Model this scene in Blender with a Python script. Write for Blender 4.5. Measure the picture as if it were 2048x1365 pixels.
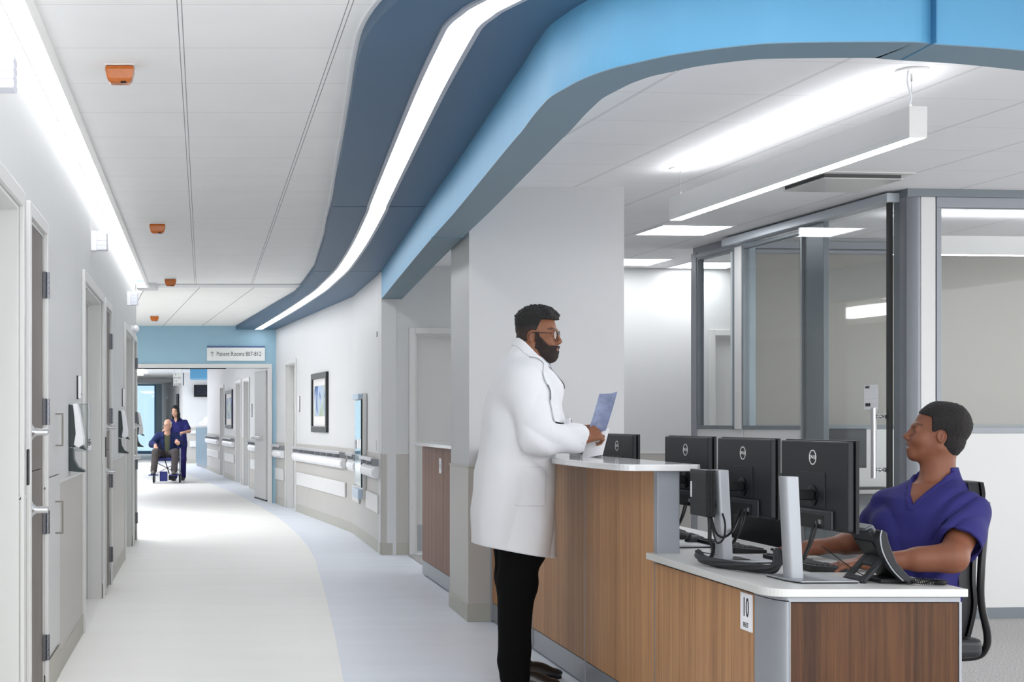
import bpy, bmesh, math, random
import numpy as np
from mathutils import Vector, Matrix
random.seed(7)
SC = bpy.context.scene
for o in list(bpy.data.objects): bpy.data.objects.remove(o)

# ------------------------------------------------------------------ camera
FPX = 2900.0; EYE = 1.265; U0 = 407.0; V0 = 844.0      # focal length in pixels of a 2048 px wide frame
cam_d = bpy.data.cameras.new('camera')
cam_d.sensor_width = 36.0; cam_d.sensor_fit = 'HORIZONTAL'
cam_d.lens = FPX/2048*36
cam_d.shift_x = (1024-U0)/2048
cam_d.shift_y = (V0-682.5)/2048
cam_d.clip_end = 300
cam = bpy.data.objects.new('camera', cam_d)
SC.collection.objects.link(cam)
cam.location = (0, 0, EYE); cam.rotation_euler = (math.pi/2, 0, 0)
SC.camera = cam

# ------------------------------------------------------------------ light of the place
EXPOSURE = 1.44
WORLD = 1.12
COVE_E = 4.3; STRIP_E = 3.4; PEND_E = 9.0; PENDUP_E = 4.8; TROF_E = 4.0; FAR_E = 2.6
W = bpy.data.worlds.new('world'); SC.world = W; W.use_nodes = True
bg = W.node_tree.nodes['Background']
bg.inputs[0].default_value = (0.97, 0.985, 1.0, 1); bg.inputs[1].default_value = WORLD
SC.view_settings.view_transform = 'Standard'; SC.view_settings.look = 'None'
SC.view_settings.exposure = EXPOSURE; SC.view_settings.gamma = 1.0
SC.view_settings.use_curve_mapping = False

# ------------------------------------------------------------------ materials
def s2l(c):
    return tuple(((x/255)/12.92 if x/255 <= 0.04045 else ((x/255+0.055)/1.055)**2.4) for x in c)
def mat(name, rgb, rough=0.5, metal=0.0, var=0.0, vscale=(8, 8, 8), bump=0.0, bscale=200, coat=0.0, spec=0.5, emit=0, trans=0, tint=False, alpha=None):
    m = bpy.data.materials.new(name); m.use_nodes = True
    nt = m.node_tree; b = nt.nodes['Principled BSDF']
    col = (*s2l(rgb), 1)
    b.inputs['Base Color'].default_value = col
    b.inputs['Roughness'].default_value = rough
    b.inputs['Metallic'].default_value = metal
    b.inputs['Coat Weight'].default_value = coat
    b.inputs['Specular IOR Level'].default_value = spec
    if trans: b.inputs['Transmission Weight'].default_value = trans
    if emit:
        b.inputs['Emission Color'].default_value = col
        b.inputs['Emission Strength'].default_value = emit
    if tint:
        a = nt.nodes.new('ShaderNodeAttribute'); a.attribute_name = 'tint'
        src = a.outputs['Color']
    else:
        src = None
    if var > 0:
        tc = nt.nodes.new('ShaderNodeTexCoord'); mp = nt.nodes.new('ShaderNodeMapping')
        mp.inputs['Scale'].default_value = vscale
        nz = nt.nodes.new('ShaderNodeTexNoise'); nz.inputs['Scale'].default_value = 1; nz.inputs['Detail'].default_value = 5
        nt.links.new(tc.outputs['Object'], mp.inputs[0]); nt.links.new(mp.outputs[0], nz.inputs[0])
        mx = nt.nodes.new('ShaderNodeMix'); mx.data_type = 'RGBA'; mx.blend_type = 'MULTIPLY'
        mx.inputs[0].default_value = 1.0
        mr = nt.nodes.new('ShaderNodeMapRange'); mr.inputs[1].default_value = 0.3; mr.inputs[2].default_value = 0.7
        mr.inputs[3].default_value = 1-var; mr.inputs[4].default_value = 1+var*0.3
        nt.links.new(nz.outputs[0], mr.inputs[0])
        if src: nt.links.new(src, mx.inputs[6])
        else: mx.inputs[6].default_value = col
        nt.links.new(mr.outputs[0], mx.inputs[7])
        nt.links.new(mx.outputs[2], b.inputs['Base Color'])
    elif src:
        nt.links.new(src, b.inputs['Base Color'])
    if bump > 0:
        tc = nt.nodes.new('ShaderNodeTexCoord')
        nz = nt.nodes.new('ShaderNodeTexNoise'); nz.inputs['Scale'].default_value = bscale; nz.inputs['Detail'].default_value = 3
        nt.links.new(tc.outputs['Object'], nz.inputs[0])
        bp = nt.nodes.new('ShaderNodeBump'); bp.inputs['Strength'].default_value = bump; bp.inputs['Distance'].default_value = 0.002
        nt.links.new(nz.outputs[0], bp.inputs['Height']); nt.links.new(bp.outputs[0], b.inputs['Normal'])
    return m
def emis(name, rgb, s, base=0.8):
    m = bpy.data.materials.new(name); m.use_nodes = True; nt = m.node_tree
    b = nt.nodes['Principled BSDF']; b.inputs['Base Color'].default_value = (base, base, base, 1)
    if base == 0: b.inputs['Specular IOR Level'].default_value = 0
    b.inputs['Emission Color'].default_value = (*s2l(rgb), 1); b.inputs['Emission Strength'].default_value = s
    return m
def tile_mat(name, rgb, th, px, py, ox, oy, wx=0.008, wy=0.004, double=True):
    """lay-in ceiling: seams of a grid turned by th, pitch px/py, offsets ox/oy"""
    m = mat(name, rgb, 0.85, var=0.02, vscale=(3, 3, 3)); nt = m.node_tree; b = nt.nodes['Principled BSDF']
    tc = nt.nodes.new('ShaderNodeTexCoord'); mp = nt.nodes.new('ShaderNodeMapping'); mp.vector_type = 'POINT'
    mp.inputs['Rotation'].default_value = (0, 0, -th)
    nt.links.new(tc.outputs['Object'], mp.inputs[0])
    sp = nt.nodes.new('ShaderNodeSeparateXYZ'); nt.links.new(mp.outputs[0], sp.inputs[0])
    def M(op, a, bb=None):
        n = nt.nodes.new('ShaderNodeMath'); n.operation = op
        for i, v in enumerate((a, bb)):
            if v is None: continue
            if isinstance(v, (int, float)): n.inputs[i].default_value = v
            else: nt.links.new(v, n.inputs[i])
        return n.outputs[0]
    def seam(c, p, o, w):
        d = M('ABSOLUTE', M('SUBTRACT', M('PINGPONG', M('SUBTRACT', c, o), p/2), 0.0))
        return d, M('LESS_THAN', d, w/2)
    dx, sx = seam(sp.outputs[0], px, ox, wx*1.2)
    dy, sy = seam(sp.outputs[1], py, oy, wy)
    if double:   # slotted tee: two dark lines with a light rib between
        ring = M('LESS_THAN', M('ABSOLUTE', M('SUBTRACT', dx, wx)), wx*0.22)
        sx = ring
    s = M('MAXIMUM', sx, M('MULTIPLY', sy, 0.45))
    src = b.inputs['Base Color'].links[0].from_socket
    mx = nt.nodes.new('ShaderNodeMix'); mx.data_type = 'RGBA'
    nt.links.new(s, mx.inputs[0]); nt.links.new(src, mx.inputs[6]); mx.inputs[7].default_value = (0.27, 0.27, 0.275, 1)
    nt.links.new(mx.outputs[2], b.inputs['Base Color'])
    return m
def wood_mat(name, c1, c2, rough=0.5):
    m = mat(name, c1, rough, var=0.0, spec=0.3); nt = m.node_tree; b = nt.nodes['Principled BSDF']
    tc = nt.nodes.new('ShaderNodeTexCoord')
    def layer(sc, det, dist=0.0):
        mp = nt.nodes.new('ShaderNodeMapping'); mp.inputs['Scale'].default_value = sc
        nz = nt.nodes.new('ShaderNodeTexNoise'); nz.inputs['Scale'].default_value = 1; nz.inputs['Detail'].default_value = det
        nz.inputs['Distortion'].default_value = dist
        nt.links.new(tc.outputs['Object'], mp.inputs[0]); nt.links.new(mp.outputs[0], nz.inputs[0]); return nz.outputs[0]
    a = layer((60, 60, 0.9), 4, 0.3); c = layer((7, 7, 0.35), 2, 0.6); d = layer((260, 260, 6), 2)
    def mix(x, y, f):
        mm = nt.nodes.new('ShaderNodeMath'); mm.operation = 'MULTIPLY_ADD'; nt.links.new(x, mm.inputs[0]); mm.inputs[1].default_value = f
        nt.links.new(y, mm.inputs[2]); return mm.outputs[0]
    z = nt.nodes.new('ShaderNodeMath'); z.operation = 'MULTIPLY'; nt.links.new(d, z.inputs[0]); z.inputs[1].default_value = 0.35
    t = mix(a, mix(c, z.outputs[0], 0.5), 0.6)
    rp = nt.nodes.new('ShaderNodeValToRGB'); e = rp.color_ramp.elements
    e[0].position = 0.56; e[0].color = (*s2l(c2), 1); e[1].position = 0.88; e[1].color = (*s2l(c1), 1)
    nt.links.new(t, rp.inputs[0]); nt.links.new(rp.outputs[0], b.inputs['Base Color'])
    return m

TH = math.radians(5.2)
wall_m = mat('wall_paint', (208, 209, 209), 0.6, var=0.015, vscale=(2, 2, 2), bump=0.05)
wallr_m = mat('wall_paint_light', (212, 213, 214), 0.6, var=0.012, vscale=(2, 2, 2), bump=0.05)
wains_m = mat('wall_protection_sheet', (186, 183, 178), 0.45, var=0.01, vscale=(3, 3, 3))
base_m = mat('cove_base', (176, 174, 164), 0.5, var=0.02)
casing_m = mat('door_casing_paint', (212, 212, 210), 0.35)
door_m = mat('door_paint', (202, 202, 200), 0.4, var=0.01)
doordark_m = wood_mat('grey_laminate', (128, 120, 115), (104, 97, 93))
hinge_m = mat('dark_steel', (120, 122, 128), 0.3, 1.0)
cab_m = mat('cabinet_paint', (198, 198, 197), 0.35)
metal_m = mat('brushed_steel', (200, 200, 202), 0.28, 1.0, var=0.04, vscale=(40, 40, 40))
chrome_m = mat('polished_steel', (225, 225, 228), 0.14, 1.0)
alu_m = mat('satin_aluminium', (158, 161, 166), 0.42, 0.6, var=0.02)
alud_m = mat('grey_anodised_frame', (120, 127, 133), 0.4, 0.35)
frame_m = mat('grey_painted_frame', (148, 152, 159), 0.4, 0.2)
white_m = mat('white_plastic', (236, 237, 240), 0.35)
whitep_m = mat('white_panel', (218, 218, 217), 0.35)
black_m = mat('black_plastic', (16, 17, 19), 0.42, var=0.05, spec=0.3)
dgrey_m = mat('charcoal_plastic', (36, 38, 41), 0.5, var=0.04, spec=0.3)
dgreen_m = mat('dark_green_plastic', (38, 52, 52), 0.4)
slab_m = mat('white_solid_surface', (216, 216, 217), 0.12, coat=0.3, spec=0.6)
desk_m = mat('pale_grey_solid_surface', (198, 198, 195), 0.32)
wood_m = wood_mat('walnut_laminate', (188, 142, 98), (146, 105, 70))
woodd_m = wood_mat('dark_walnut_laminate', (94, 60, 34), (54, 32, 17), 0.45)
woodp_m = wood_mat('brown_walnut_laminate', (146, 102, 78), (106, 70, 52))
ltblue_m = mat('light_blue_paint', (88, 152, 190), 0.5, var=0.02)
under_m = mat('shaded_beam_blue', (104, 128, 142), 0.5, var=0.02)  # beam's light blue paint with its underside shade put into the colour
dkblue_m = mat('dark_blue_panel', (56, 90, 120), 0.5, var=0.03, vscale=(2, 2, 2))
endblue_m = mat('pale_blue_paint', (150, 186, 204), 0.6, var=0.015)
amber_m = mat('amber_lens', (190, 98, 14), 0.2, var=0.12, vscale=(40, 40, 60), coat=0.4)
plate_m = mat('white_metal_plate', (228, 226, 224), 0.35)
ink_m = mat('black_ink', (24, 25, 28), 0.6)
inkblue_m = mat('blue_ink', (24, 62, 130), 0.5)
sign_m = mat('sign_face', (226, 228, 226), 0.45)
navy_m = mat('dark_blue_fabric', (40, 36, 118), 0.8, bump=0.3, bscale=500)
carpet_m = mat('speckled_carpet', (196, 194, 192), 0.95, var=0.6, vscale=(110, 110, 110), bump=0.8, bscale=300)
shade_m = mat('grey_roller_fabric', (158, 155, 148), 0.85, var=0.015, vscale=(60, 60, 3))
screen_m = mat('dark_screen', (14, 16, 26), 0.12, coat=0.3)
floor_m = mat('blue_grey_vinyl', (222, 227, 236), 0.42, var=0.05, vscale=(0.8, 3.5, 1))
beige_m = mat('warm_white_vinyl', (240, 239, 235), 0.44, var=0.03, vscale=(0.8, 3.5, 1))
def glass_mat(name, tint, refl=1.0):
    m = bpy.data.materials.new(name); m.use_nodes = True; nt = m.node_tree
    nt.nodes.remove(nt.nodes['Principled BSDF']); out = nt.nodes['Material Output']
    tr = nt.nodes.new('ShaderNodeBsdfTransparent'); tr.inputs[0].default_value = (*tint, 1)
    gl = nt.nodes.new('ShaderNodeBsdfGlossy'); gl.inputs['Roughness'].default_value = 0.02
    lw = nt.nodes.new('ShaderNodeLayerWeight'); lw.inputs[0].default_value = 0.5
    pw = nt.nodes.new('ShaderNodeMath'); pw.operation = 'POWER'; pw.inputs[1].default_value = 5.0
    ma = nt.nodes.new('ShaderNodeMath'); ma.operation = 'MULTIPLY_ADD'; ma.inputs[1].default_value = 0.9*refl; ma.inputs[2].default_value = 0.035*refl
    mx = nt.nodes.new('ShaderNodeMixShader')
    nt.links.new(lw.outputs['Facing'], pw.inputs[0]); nt.links.new(pw.outputs[0], ma.inputs[0]); nt.links.new(ma.outputs[0], mx.inputs[0])
    nt.links.new(tr.outputs[0], mx.inputs[1]); nt.links.new(gl.outputs[0], mx.inputs[2])
    nt.links.new(mx.outputs[0], out.inputs[0])
    return m
glass_m = glass_mat('clear_glass', (0.955, 0.965, 0.965))
clear_m = glass_mat('clear_plastic', (0.86, 0.88, 0.88))
lens_m = glass_mat('lens_glass', (0.93, 0.95, 0.96), 2.0)
ceil_m = tile_mat('ceiling_tile_corridor', (245, 245, 244), 0.0, 0.607, 0.601, -0.086, 5.156)
ceilr_m = tile_mat('ceiling_tile_station', (236, 236, 238), TH, 0.617, 0.601, 3.167, 6.325, wx=0.006)
cove_m = emis('cove_light', (250, 252, 255), COVE_E)
strip_m = emis('strip_light', (252, 253, 255), STRIP_E)
pend_m = emis('pendant_light', (250, 251, 255), PEND_E)
pendup_m = emis('pendant_uplight', (250, 251, 255), PENDUP_E)
trof_m = emis('panel_light', (250, 252, 255), TROF_E)
side_m = emis('side_fill_panel', (250, 251, 255), 5.5)
far_m = emis('far_light', (248, 250, 255), FAR_E)

# ------------------------------------------------------------------ mesh helpers
XF = {}
def place(o, parent, loc, rz=0.0):
    SC.collection.objects.link(o)
    M0 = Matrix.Translation(Vector(loc)) @ Matrix.Rotation(rz, 4, 'Z')
    if parent is not None:
        o.parent = parent; XF[o.name] = XF[parent.name]
    else:
        o.location = loc; o.rotation_euler = (0, 0, rz); XF[o.name] = M0
def empty(name, loc=(0, 0, 0), rz=0.0):
    o = bpy.data.objects.new(name, None); o.empty_display_size = 0.1; place(o, None, loc, rz); return o
def tag(o, label, cat, group=None, kind=None):
    o['label'] = label; o['category'] = cat
    if group: o['group'] = group
    if kind: o['kind'] = kind
    return o
def struct(o):
    o['kind'] = 'structure'; return o
def link_mesh(name, V, F, m, parent=None, smooth=False, bevel=0.0, seg=2, world=True, auto=True, tint=None, origin=None, raw=False):
    me = bpy.data.meshes.new(name)
    V = np.asarray(V, dtype=float).reshape(-1, 3)
    if parent is not None and world:
        Mi = np.array(XF[parent.name].inverted())
        V = V @ Mi[:3, :3].T + Mi[:3, 3]
    loc = (0, 0, 0)
    if parent is None and len(V):
        lo, hi = V.min(0), V.max(0)
        loc = tuple(origin) if origin is not None else (float((lo[0]+hi[0])/2), float((lo[1]+hi[1])/2), float(lo[2]))
        if m in OBJ_ORIGIN0: loc = (0, 0, 0)
        V = V - np.array(loc)
    me.from_pydata([tuple(v) for v in V], [], [tuple(f) for f in F])
    if 1 < len(F) < 30000 and not raw:
        bm = bmesh.new(); bm.from_mesh(me); bmesh.ops.recalc_face_normals(bm, faces=bm.faces); bm.to_mesh(me); bm.free()
    if m is not None:
        for mm in (m if isinstance(m, (list, tuple)) else [m]): me.materials.append(mm)
    o = bpy.data.objects.new(name, me)
    place(o, parent, loc)
    if smooth:
        me.polygons.foreach_set('use_smooth', [True]*len(me.polygons))
        if auto:
            try: me.set_sharp_from_angle(angle=math.radians(40))
            except Exception: pass
    if bevel > 0:
        b = o.modifiers.new('bevel', 'BEVEL'); b.width = bevel; b.segments = seg; b.limit_method = 'ANGLE'; b.angle_limit = math.radians(35)
    if tint is not None:
        at = me.color_attributes.new('tint', 'FLOAT_COLOR', 'POINT')
        c = np.ones((len(V), 4), dtype=np.float32); c[:, :3] = tint
        at.data.foreach_set('color', c.ravel())
    me.update()
    return o
OBJ_ORIGIN0 = [ceil_m, ceilr_m, floor_m, beige_m]
class MB:
    def __init__(s): s.V = []; s.F = []
    def add(s, V, F):
        n = len(s.V); s.V += [tuple(v) for v in V]; s.F += [tuple(i+n for i in f) for f in F]; return s
    def box(s, x0, x1, y0, y1, z0, z1, M=None):
        V = [(x, y, z) for z in (z0, z1) for y in (y0, y1) for x in (x0, x1)]
        if M is not None: V = [tuple(M @ Vector(v)) for v in V]
        return s.add(V, [(0, 2, 3, 1), (4, 5, 7, 6), (0, 1, 5, 4), (2, 6, 7, 3), (0, 4, 6, 2), (1, 3, 7, 5)])
    def prism(s, P, z0, z1, M=None):
        a = sum(P[i][0]*P[(i+1) % len(P)][1]-P[(i+1) % len(P)][0]*P[i][1] for i in range(len(P)))
        if a < 0: P = P[::-1]
        n = len(P); V = [(p[0], p[1], z0) for p in P]+[(p[0], p[1], z1) for p in P]
        if M is not None: V = [tuple(M @ Vector(v)) for v in V]
        F = [tuple(range(n-1, -1, -1)), tuple(range(n, 2*n))]+[(i, (i+1) % n, n+(i+1) % n, n+i) for i in range(n)]
        return s.add(V, F)
    def ribbon(s, A, B, z0, z1):
        """slab between two plan curves of equal length"""
        n = len(A); V = [(p[0], p[1], z) for z in (z0, z1) for p in list(A)+list(B)]
        F = []
        for i in range(n-1):
            a, b, c, d = i, i+1, n+i+1, n+i
            F += [(a, d, c, b), (2*n+a, 2*n+b, 2*n+c, 2*n+d), (a, b, 2*n+b, 2*n+a), (d, 2*n+d, 2*n+c, c)]
        F += [(0, 2*n, 3*n, n), (n-1, 2*n-1, 4*n-1, 3*n-1)]
        return s.add(V, F)
    def cyl(s, a, b, r, n=16, r2=None, cap=True):
        a, b = Vector(a), Vector(b); r2 = r if r2 is None else r2
        d = (b-a).normalized(); q = d.orthogonal().normalized(); w = d.cross(q)
        V = []
        for p, rr in ((a, r), (b, r2)):
            for i in range(n):
                t = 2*math.pi*i/n; V.append(tuple(p+(q*math.cos(t)+w*math.sin(t))*rr))
        F = [(i, (i+1) % n, n+(i+1) % n, n+i) for i in range(n)]
        if cap: F += [tuple(range(n-1, -1, -1)), tuple(range(n, 2*n))]
        return s.add(V, F)
    def lathe(s, a, axis, prof, n=20):
        """prof = [(h, r)...] along axis from a"""
        a = Vector(a); d = Vector(axis).normalized(); q = d.orthogonal().normalized(); w = d.cross(q); V = []
        for h, r in prof:
            for i in range(n):
                t = 2*math.pi*i/n; V.append(tuple(a+d*h+(q*math.cos(t)+w*math.sin(t))*max(r, 1e-4)))
        F = []
        for k in range(len(prof)-1):
            F += [(k*n+i, k*n+(i+1) % n, (k+1)*n+(i+1) % n, (k+1)*n+i) for i in range(n)]
        F += [tuple(range(n-1, -1, -1)), tuple(range((len(prof)-1)*n, len(prof)*n))]
        return s.add(V, F)
    def tube(s, P, r, n=8, flat=None, closed=False):
        P = [Vector(p) for p in P]; V = []; N = len(P); up = None
        for i, p in enumerate(P):
            t = (P[min(i+1, N-1)]-P[max(i-1, 0)]).normalized()
            if up is None: up = t.orthogonal().normalized()
            up = (up-t*up.dot(t)).normalized(); w = t.cross(up)
            rr = r[i] if isinstance(r, (list, tuple)) else r
            for k in range(n):
                a = 2*math.pi*k/n; V.append(tuple(p+(up*math.cos(a)+w*math.sin(a))*rr))
        F = [(i*n+k, i*n+(k+1) % n, (i+1)*n+(k+1) % n, (i+1)*n+k) for i in range(N-1) for k in range(n)]
        F += [tuple(range(n-1, -1, -1)), tuple(range((N-1)*n, N*n))]
        return s.add(V, F)
    def sphere(s, c, r, n=16, R=None):
        rx = r if not isinstance(r, (int, float)) else (r, r, r); V = []; F = []; m_ = n//2
        for i in range(m_+1):
            ph = math.pi*i/m_
            for k in range(n):
                t = 2*math.pi*k/n; v = Vector((rx[0]*math.sin(ph)*math.cos(t), rx[1]*math.sin(ph)*math.sin(t), rx[2]*math.cos(ph)))
                if R is not None: v = R @ v
                V.append(tuple(Vector(c)+v))
        F = [(i*n+k, (i+1)*n+k, (i+1)*n+(k+1) % n, i*n+(k+1) % n) for i in range(m_) for k in range(n)]
        return s.add(V, F)
    def build(s, name, m, parent=None, **kw):
        return link_mesh(name, s.V, s.F, m, parent, **kw)
def spline(P, n=8):
    """Catmull-Rom through the points"""
    P = [Vector(p) for p in P]; out = []
    for i in range(len(P)-1):
        a = P[max(i-1, 0)]; b = P[i]; c = P[i+1]; d = P[min(i+2, len(P)-1)]
        for k in range(n):
            t = k/n
            out.append(0.5*((2*b)+(c-a)*t+(2*a-5*b+4*c-d)*t*t+(3*b-a-3*c+d)*t**3))
    out.append(P[-1]); return out
def frame(p0, p1, left=True):
    """matrix whose X runs from p0 to p1 on the floor, Y is the normal into the room, Z up"""
    d = Vector((p1[0]-p0[0], p1[1]-p0[1], 0)).normalized()
    nrm = Vector((-d.y, d.x, 0)) if left else Vector((d.y, -d.x, 0))
    M = Matrix.Identity(4)
    for i in range(3): M[i][0] = d[i]; M[i][1] = nrm[i]; M[i][2] = (0, 0, 1)[i]; M[i][3] = (p0[0], p0[1], 0)[i]
    return M
def text_mesh(s, size, depth=0.0008, sx=1.0, align='CENTER', spacing=1.0):
    cu = bpy.data.curves.new('t', 'FONT'); cu.body = s; cu.size = size; cu.extrude = depth; cu.align_x = align; cu.align_y = 'CENTER'
    cu.space_character = spacing; cu.resolution_u = 3
    ob = bpy.data.objects.new('t', cu); SC.collection.objects.link(ob)
    dg = bpy.context.evaluated_depsgraph_get(); me = bpy.data.meshes.new_from_object(ob.evaluated_get(dg))
    V = [(v.co.x*sx, v.co.y, v.co.z) for v in me.vertices]; F = [tuple(p.vertices) for p in me.polygons]
    bpy.data.objects.remove(ob); bpy.data.curves.remove(cu); bpy.data.meshes.remove(me)
    return V, F
def letter(name, s, size, M, m, parent, sx=1.0, **kw):
    """text in the XY plane of M, facing +Z of M"""
    V, F = text_mesh(s, size, sx=sx, **kw)
    V = [tuple(M @ Vector(v)) for v in V]
    return link_mesh(name, V, F, m, parent)
def basis(o, x, y):
    x = Vector(x).normalized(); y = Vector(y).normalized(); z = x.cross(y); M = Matrix.Identity(4)
    for i in range(3): M[i][0] = x[i]; M[i][1] = y[i]; M[i][2] = z[i]; M[i][3] = o[i]
    return M
def kids(o): return [c for c in bpy.data.objects if c.parent == o]
def copy_tree(o, parent=None):
    c = o.copy(); SC.collection.objects.link(c)
    if parent is not None: c.parent = parent
    for ch in kids(o):
        if ch.name != c.name: copy_tree(ch, c)
    return c

# ------------------------------------------------------------------ the building shell
ZC = 2.75          # ceiling
def poly(name, P, z, m, up=True, **kw):
    a = sum(P[i][0]*P[(i+1) % len(P)][1]-P[(i+1) % len(P)][0]*P[i][1] for i in range(len(P)))
    if (a < 0) == up: P = P[::-1]
    return link_mesh(name, [(p[0], p[1], z) for p in P], [tuple(range(len(P)))], m, **kw)
struct(poly('floor', [(-3.6, -1), (9.6, -1), (9.6, 15), (9.6, 62), (-3.6, 62)], 0.0, floor_m))
inlay = [(0.62, 0), (0.62, 4), (0.64, 5.5), (0.68, 7.04), (0.735, 7.9), (0.785, 8.7), (0.835, 9.6), (0.89, 10.6), (0.95, 11.8), (1.02, 13.2), (1.055, 14.6), (1.06, 16.0),
         (1.03, 17.6), (0.98, 19.2), (0.885, 20.8), (0.74, 23), (0.553, 25.5), (0.3, 28), (0.0, 31), (-0.36, 34.6), (-0.9, 39.5), (-1.5, 45), (-3.4, 60), (-3.5, 60), (-3.5, 0)]
struct(poly('floor_inlay', inlay, 0.002, beige_m))
struct(poly('floor_carpet', [(1.93, 0.5), (9.5, 0.5), (9.5, 14.2), (1.93, 13.7)], 0.004, carpet_m))

# soffit curves in plan, from the nearest end to the far end
LC = [(3.2, 3.0), (2.2, 3.1), (1.5, 3.45), (1.05, 3.95), (0.78, 4.5), (0.65, 4.95), (0.602, 5.38), (0.62, 5.9), (0.665, 6.585), (0.73, 7.6), (0.80, 8.8), (0.852, 9.6), (0.90, 10.6), (0.95, 11.4), (1.01, 12.6), (1.05, 13.78),
      (1.045, 15.3), (1.04, 16.4), (0.87, 18.2), (0.67, 20.5), (0.50, 22.4)]
BO = [(3.4, 4.95), (3.0, 4.72), (2.56, 4.55), (2.27, 4.48), (2.15, 4.45), (1.8, 4.46), (1.66, 4.5), (1.50, 4.60), (1.405, 4.71), (1.34, 4.80), (1.29, 4.93), (1.262, 5.08), (1.245, 5.22), (1.25, 5.4), (1.257, 5.54), (1.277, 5.82),
      (1.29, 6.10), (1.345, 7.1), (1.40, 8.1), (1.446, 9.16), (1.53, 10.8), (1.61, 12.3), (1.69, 13.77)]
def cr2(P, n=6): return [(v.x, v.y) for v in spline([(p[0], p[1], 0) for p in P], n)]
LCs = cr2(LC[:14], 5)+[(1.0486, 13.72), (1.045, 15.3), (1.035, 16.45), (0.87, 18.2), (0.67, 20.5), (0.50, 22.4)]
BOs = cr2(BO[:18], 5)+BO[18:]
def offset(P, d):
    out = []
    for i, p in enumerate(P):
        a = Vector(P[max(i-1, 0)]); b = Vector(P[min(i+1, len(P)-1)]); t = (b-a).normalized(); out.append((p[0]+t.y*d, p[1]-t.x*d))
    return out
BIs = offset(BOs, 0.192)
# corridor wall on the right: plan points
W0 = (1.69, 13.77); W1 = (1.70, 16.5); W2 = (1.12, 22.45); W3 = (1.25, 22.75); W4 = (0.10, 38.4)
soff = LCs+[W2, W1, (1.69, 13.77)]+BOs[::-1]
mb = MB(); mb.prism([(p[0], p[1]) for p in soff], 2.69, 2.76)
struct(mb.build('ceiling_soffit', dkblue_m))
for i, ya, x0, x1 in ((0, 9.60, 0.855, 1.465), (1, 13.72, 1.05, 1.69)):     # panel joints
    mb = MB(); mb.box(x0, x1, ya-0.006, ya+0.006, 2.6885, 2.69); struct(mb.build('ceiling_joint', mat('joint_shadow', (36, 66, 100), 0.6)))
mb = MB(); mb.ribbon(LCs[:-5], offset(LCs, -0.018)[:-5], 2.744, 2.752); struct(mb.build('trim_1', white_m))
mb = MB(); mb.ribbon(BOs, BIs, 2.433, 2.76); beam = struct(mb.build('ceiling_beam', ltblue_m))
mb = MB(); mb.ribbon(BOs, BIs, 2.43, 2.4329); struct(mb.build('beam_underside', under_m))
mb = MB(); mb.box(2.243, 2.247, 4.44, 4.66, 2.428, 2.70); mb.box(1.44, 1.645, 9.156, 9.162, 2.428, 2.432)
struct(mb.build('beam_joint', mat('beam_joint_shadow', (60, 120, 160), 0.6)))
# the long recessed strip light
SLl = [(2.6, 3.72), (1.9, 3.78), (1.45, 4.02), (1.15, 4.4), (0.94, 4.9), (0.90, 5.05), (0.88, 5.18), (0.882, 5.35), (0.905, 5.97), (0.945, 6.78), (1.082, 9.31), (1.115, 9.82), (1.19, 11.5), (1.235, 13.1), (1.24, 13.9), (1.225, 14.8), (1.21, 15.6), (1.15, 16.8), (1.02, 19.0), (0.79, 22.3)]
SLs = cr2(SLl, 5); SRs = offset(SLs, 0.105)
st = empty('recessed_strip_light', (1.1, 9, 2.69)); tag(st, 'long white strip light curving along the dark blue soffit', 'ceiling light')
mb = MB(); mb.ribbon(SLs, SRs, 2.684, 2.6885); mb.build('diffuser', strip_m, st)
mb = MB(); mb.ribbon(offset(SLs, -0.02), SLs, 2.680, 2.692); mb.ribbon(SRs, offset(SRs, 0.02), 2.680, 2.692); mb.build('light_trim', mat('strip_trim', (176, 180, 190), 0.4, 0.3), st)

# ceilings
struct(poly('ceiling', [(-0.592, 1), (1.22, 1), (1.22, 15.66), (-0.592, 15.66)], ZC, ceil_m, up=False))
struct(poly('ceiling.001', [(1.22, 3.0), (9.6, 3.0), (9.6, 15), (1.22, 15)], ZC, ceilr_m, up=False))
ceilf_m = tile_mat('ceiling_tile_far', (236, 236, 233), TH, 0.6, 0.601, 1.411, 6.3, wx=0.008, double=False)
OBJ_ORIGIN0.append(ceilf_m)
struct(poly('ceiling.002', [(-3.4, 15.66), (1.9, 15.66), (1.3, 22.6), (-3.4, 22.6)], ZC, ceilf_m, up=False))
struct(poly('ceiling.003', [(-3.6, 22.6), (2.5, 22.6), (2.5, 59), (-3.6, 59)], ZC, mat('far_ceiling', (216, 217, 218), 0.8), up=False))
mb = MB(); mb.box(-0.72, -0.50, 15.5, 15.9, 2.70, 2.76); mb.box(-0.50, 1.05, 15.6, 15.9, 2.737, 2.76); struct(mb.build('ceiling_bulkhead', wallr_m))
mb = MB(); mb.box(-0.86, -0.592, 0.5, 15.66, 2.86, 2.9); struct(mb.build('ceiling_cove', wallr_m))
mb = MB(); mb.box(-0.625, -0.592, 1, 15.66, 2.738, 2.90); struct(mb.build('trim_2', plate_m))
cv = empty('cove_light', (-0.66, 8, 2.8)); tag(cv, 'bright white light slot running along the top of the left wall', 'ceiling light')
mb = MB(); mb.box(-0.718, -0.63, 1, 15.6, 2.79, 2.80); mb.build('diffuser', cove_m, cv)
mb = MB(); mb.box(-0.726, -0.718, 1, 15.6, 2.77, 2.81); mb.build('light_trim', plate_m, cv)
# cove return after the bulkhead
mb = MB(); mb.box(-1.5, -0.72, 15.95, 16.6, 2.742, 2.747); tag(mb.build('cove_light', far_m), 'bright light glowing beyond the ceiling bulkhead at the end of left wall', 'ceiling light')

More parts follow.
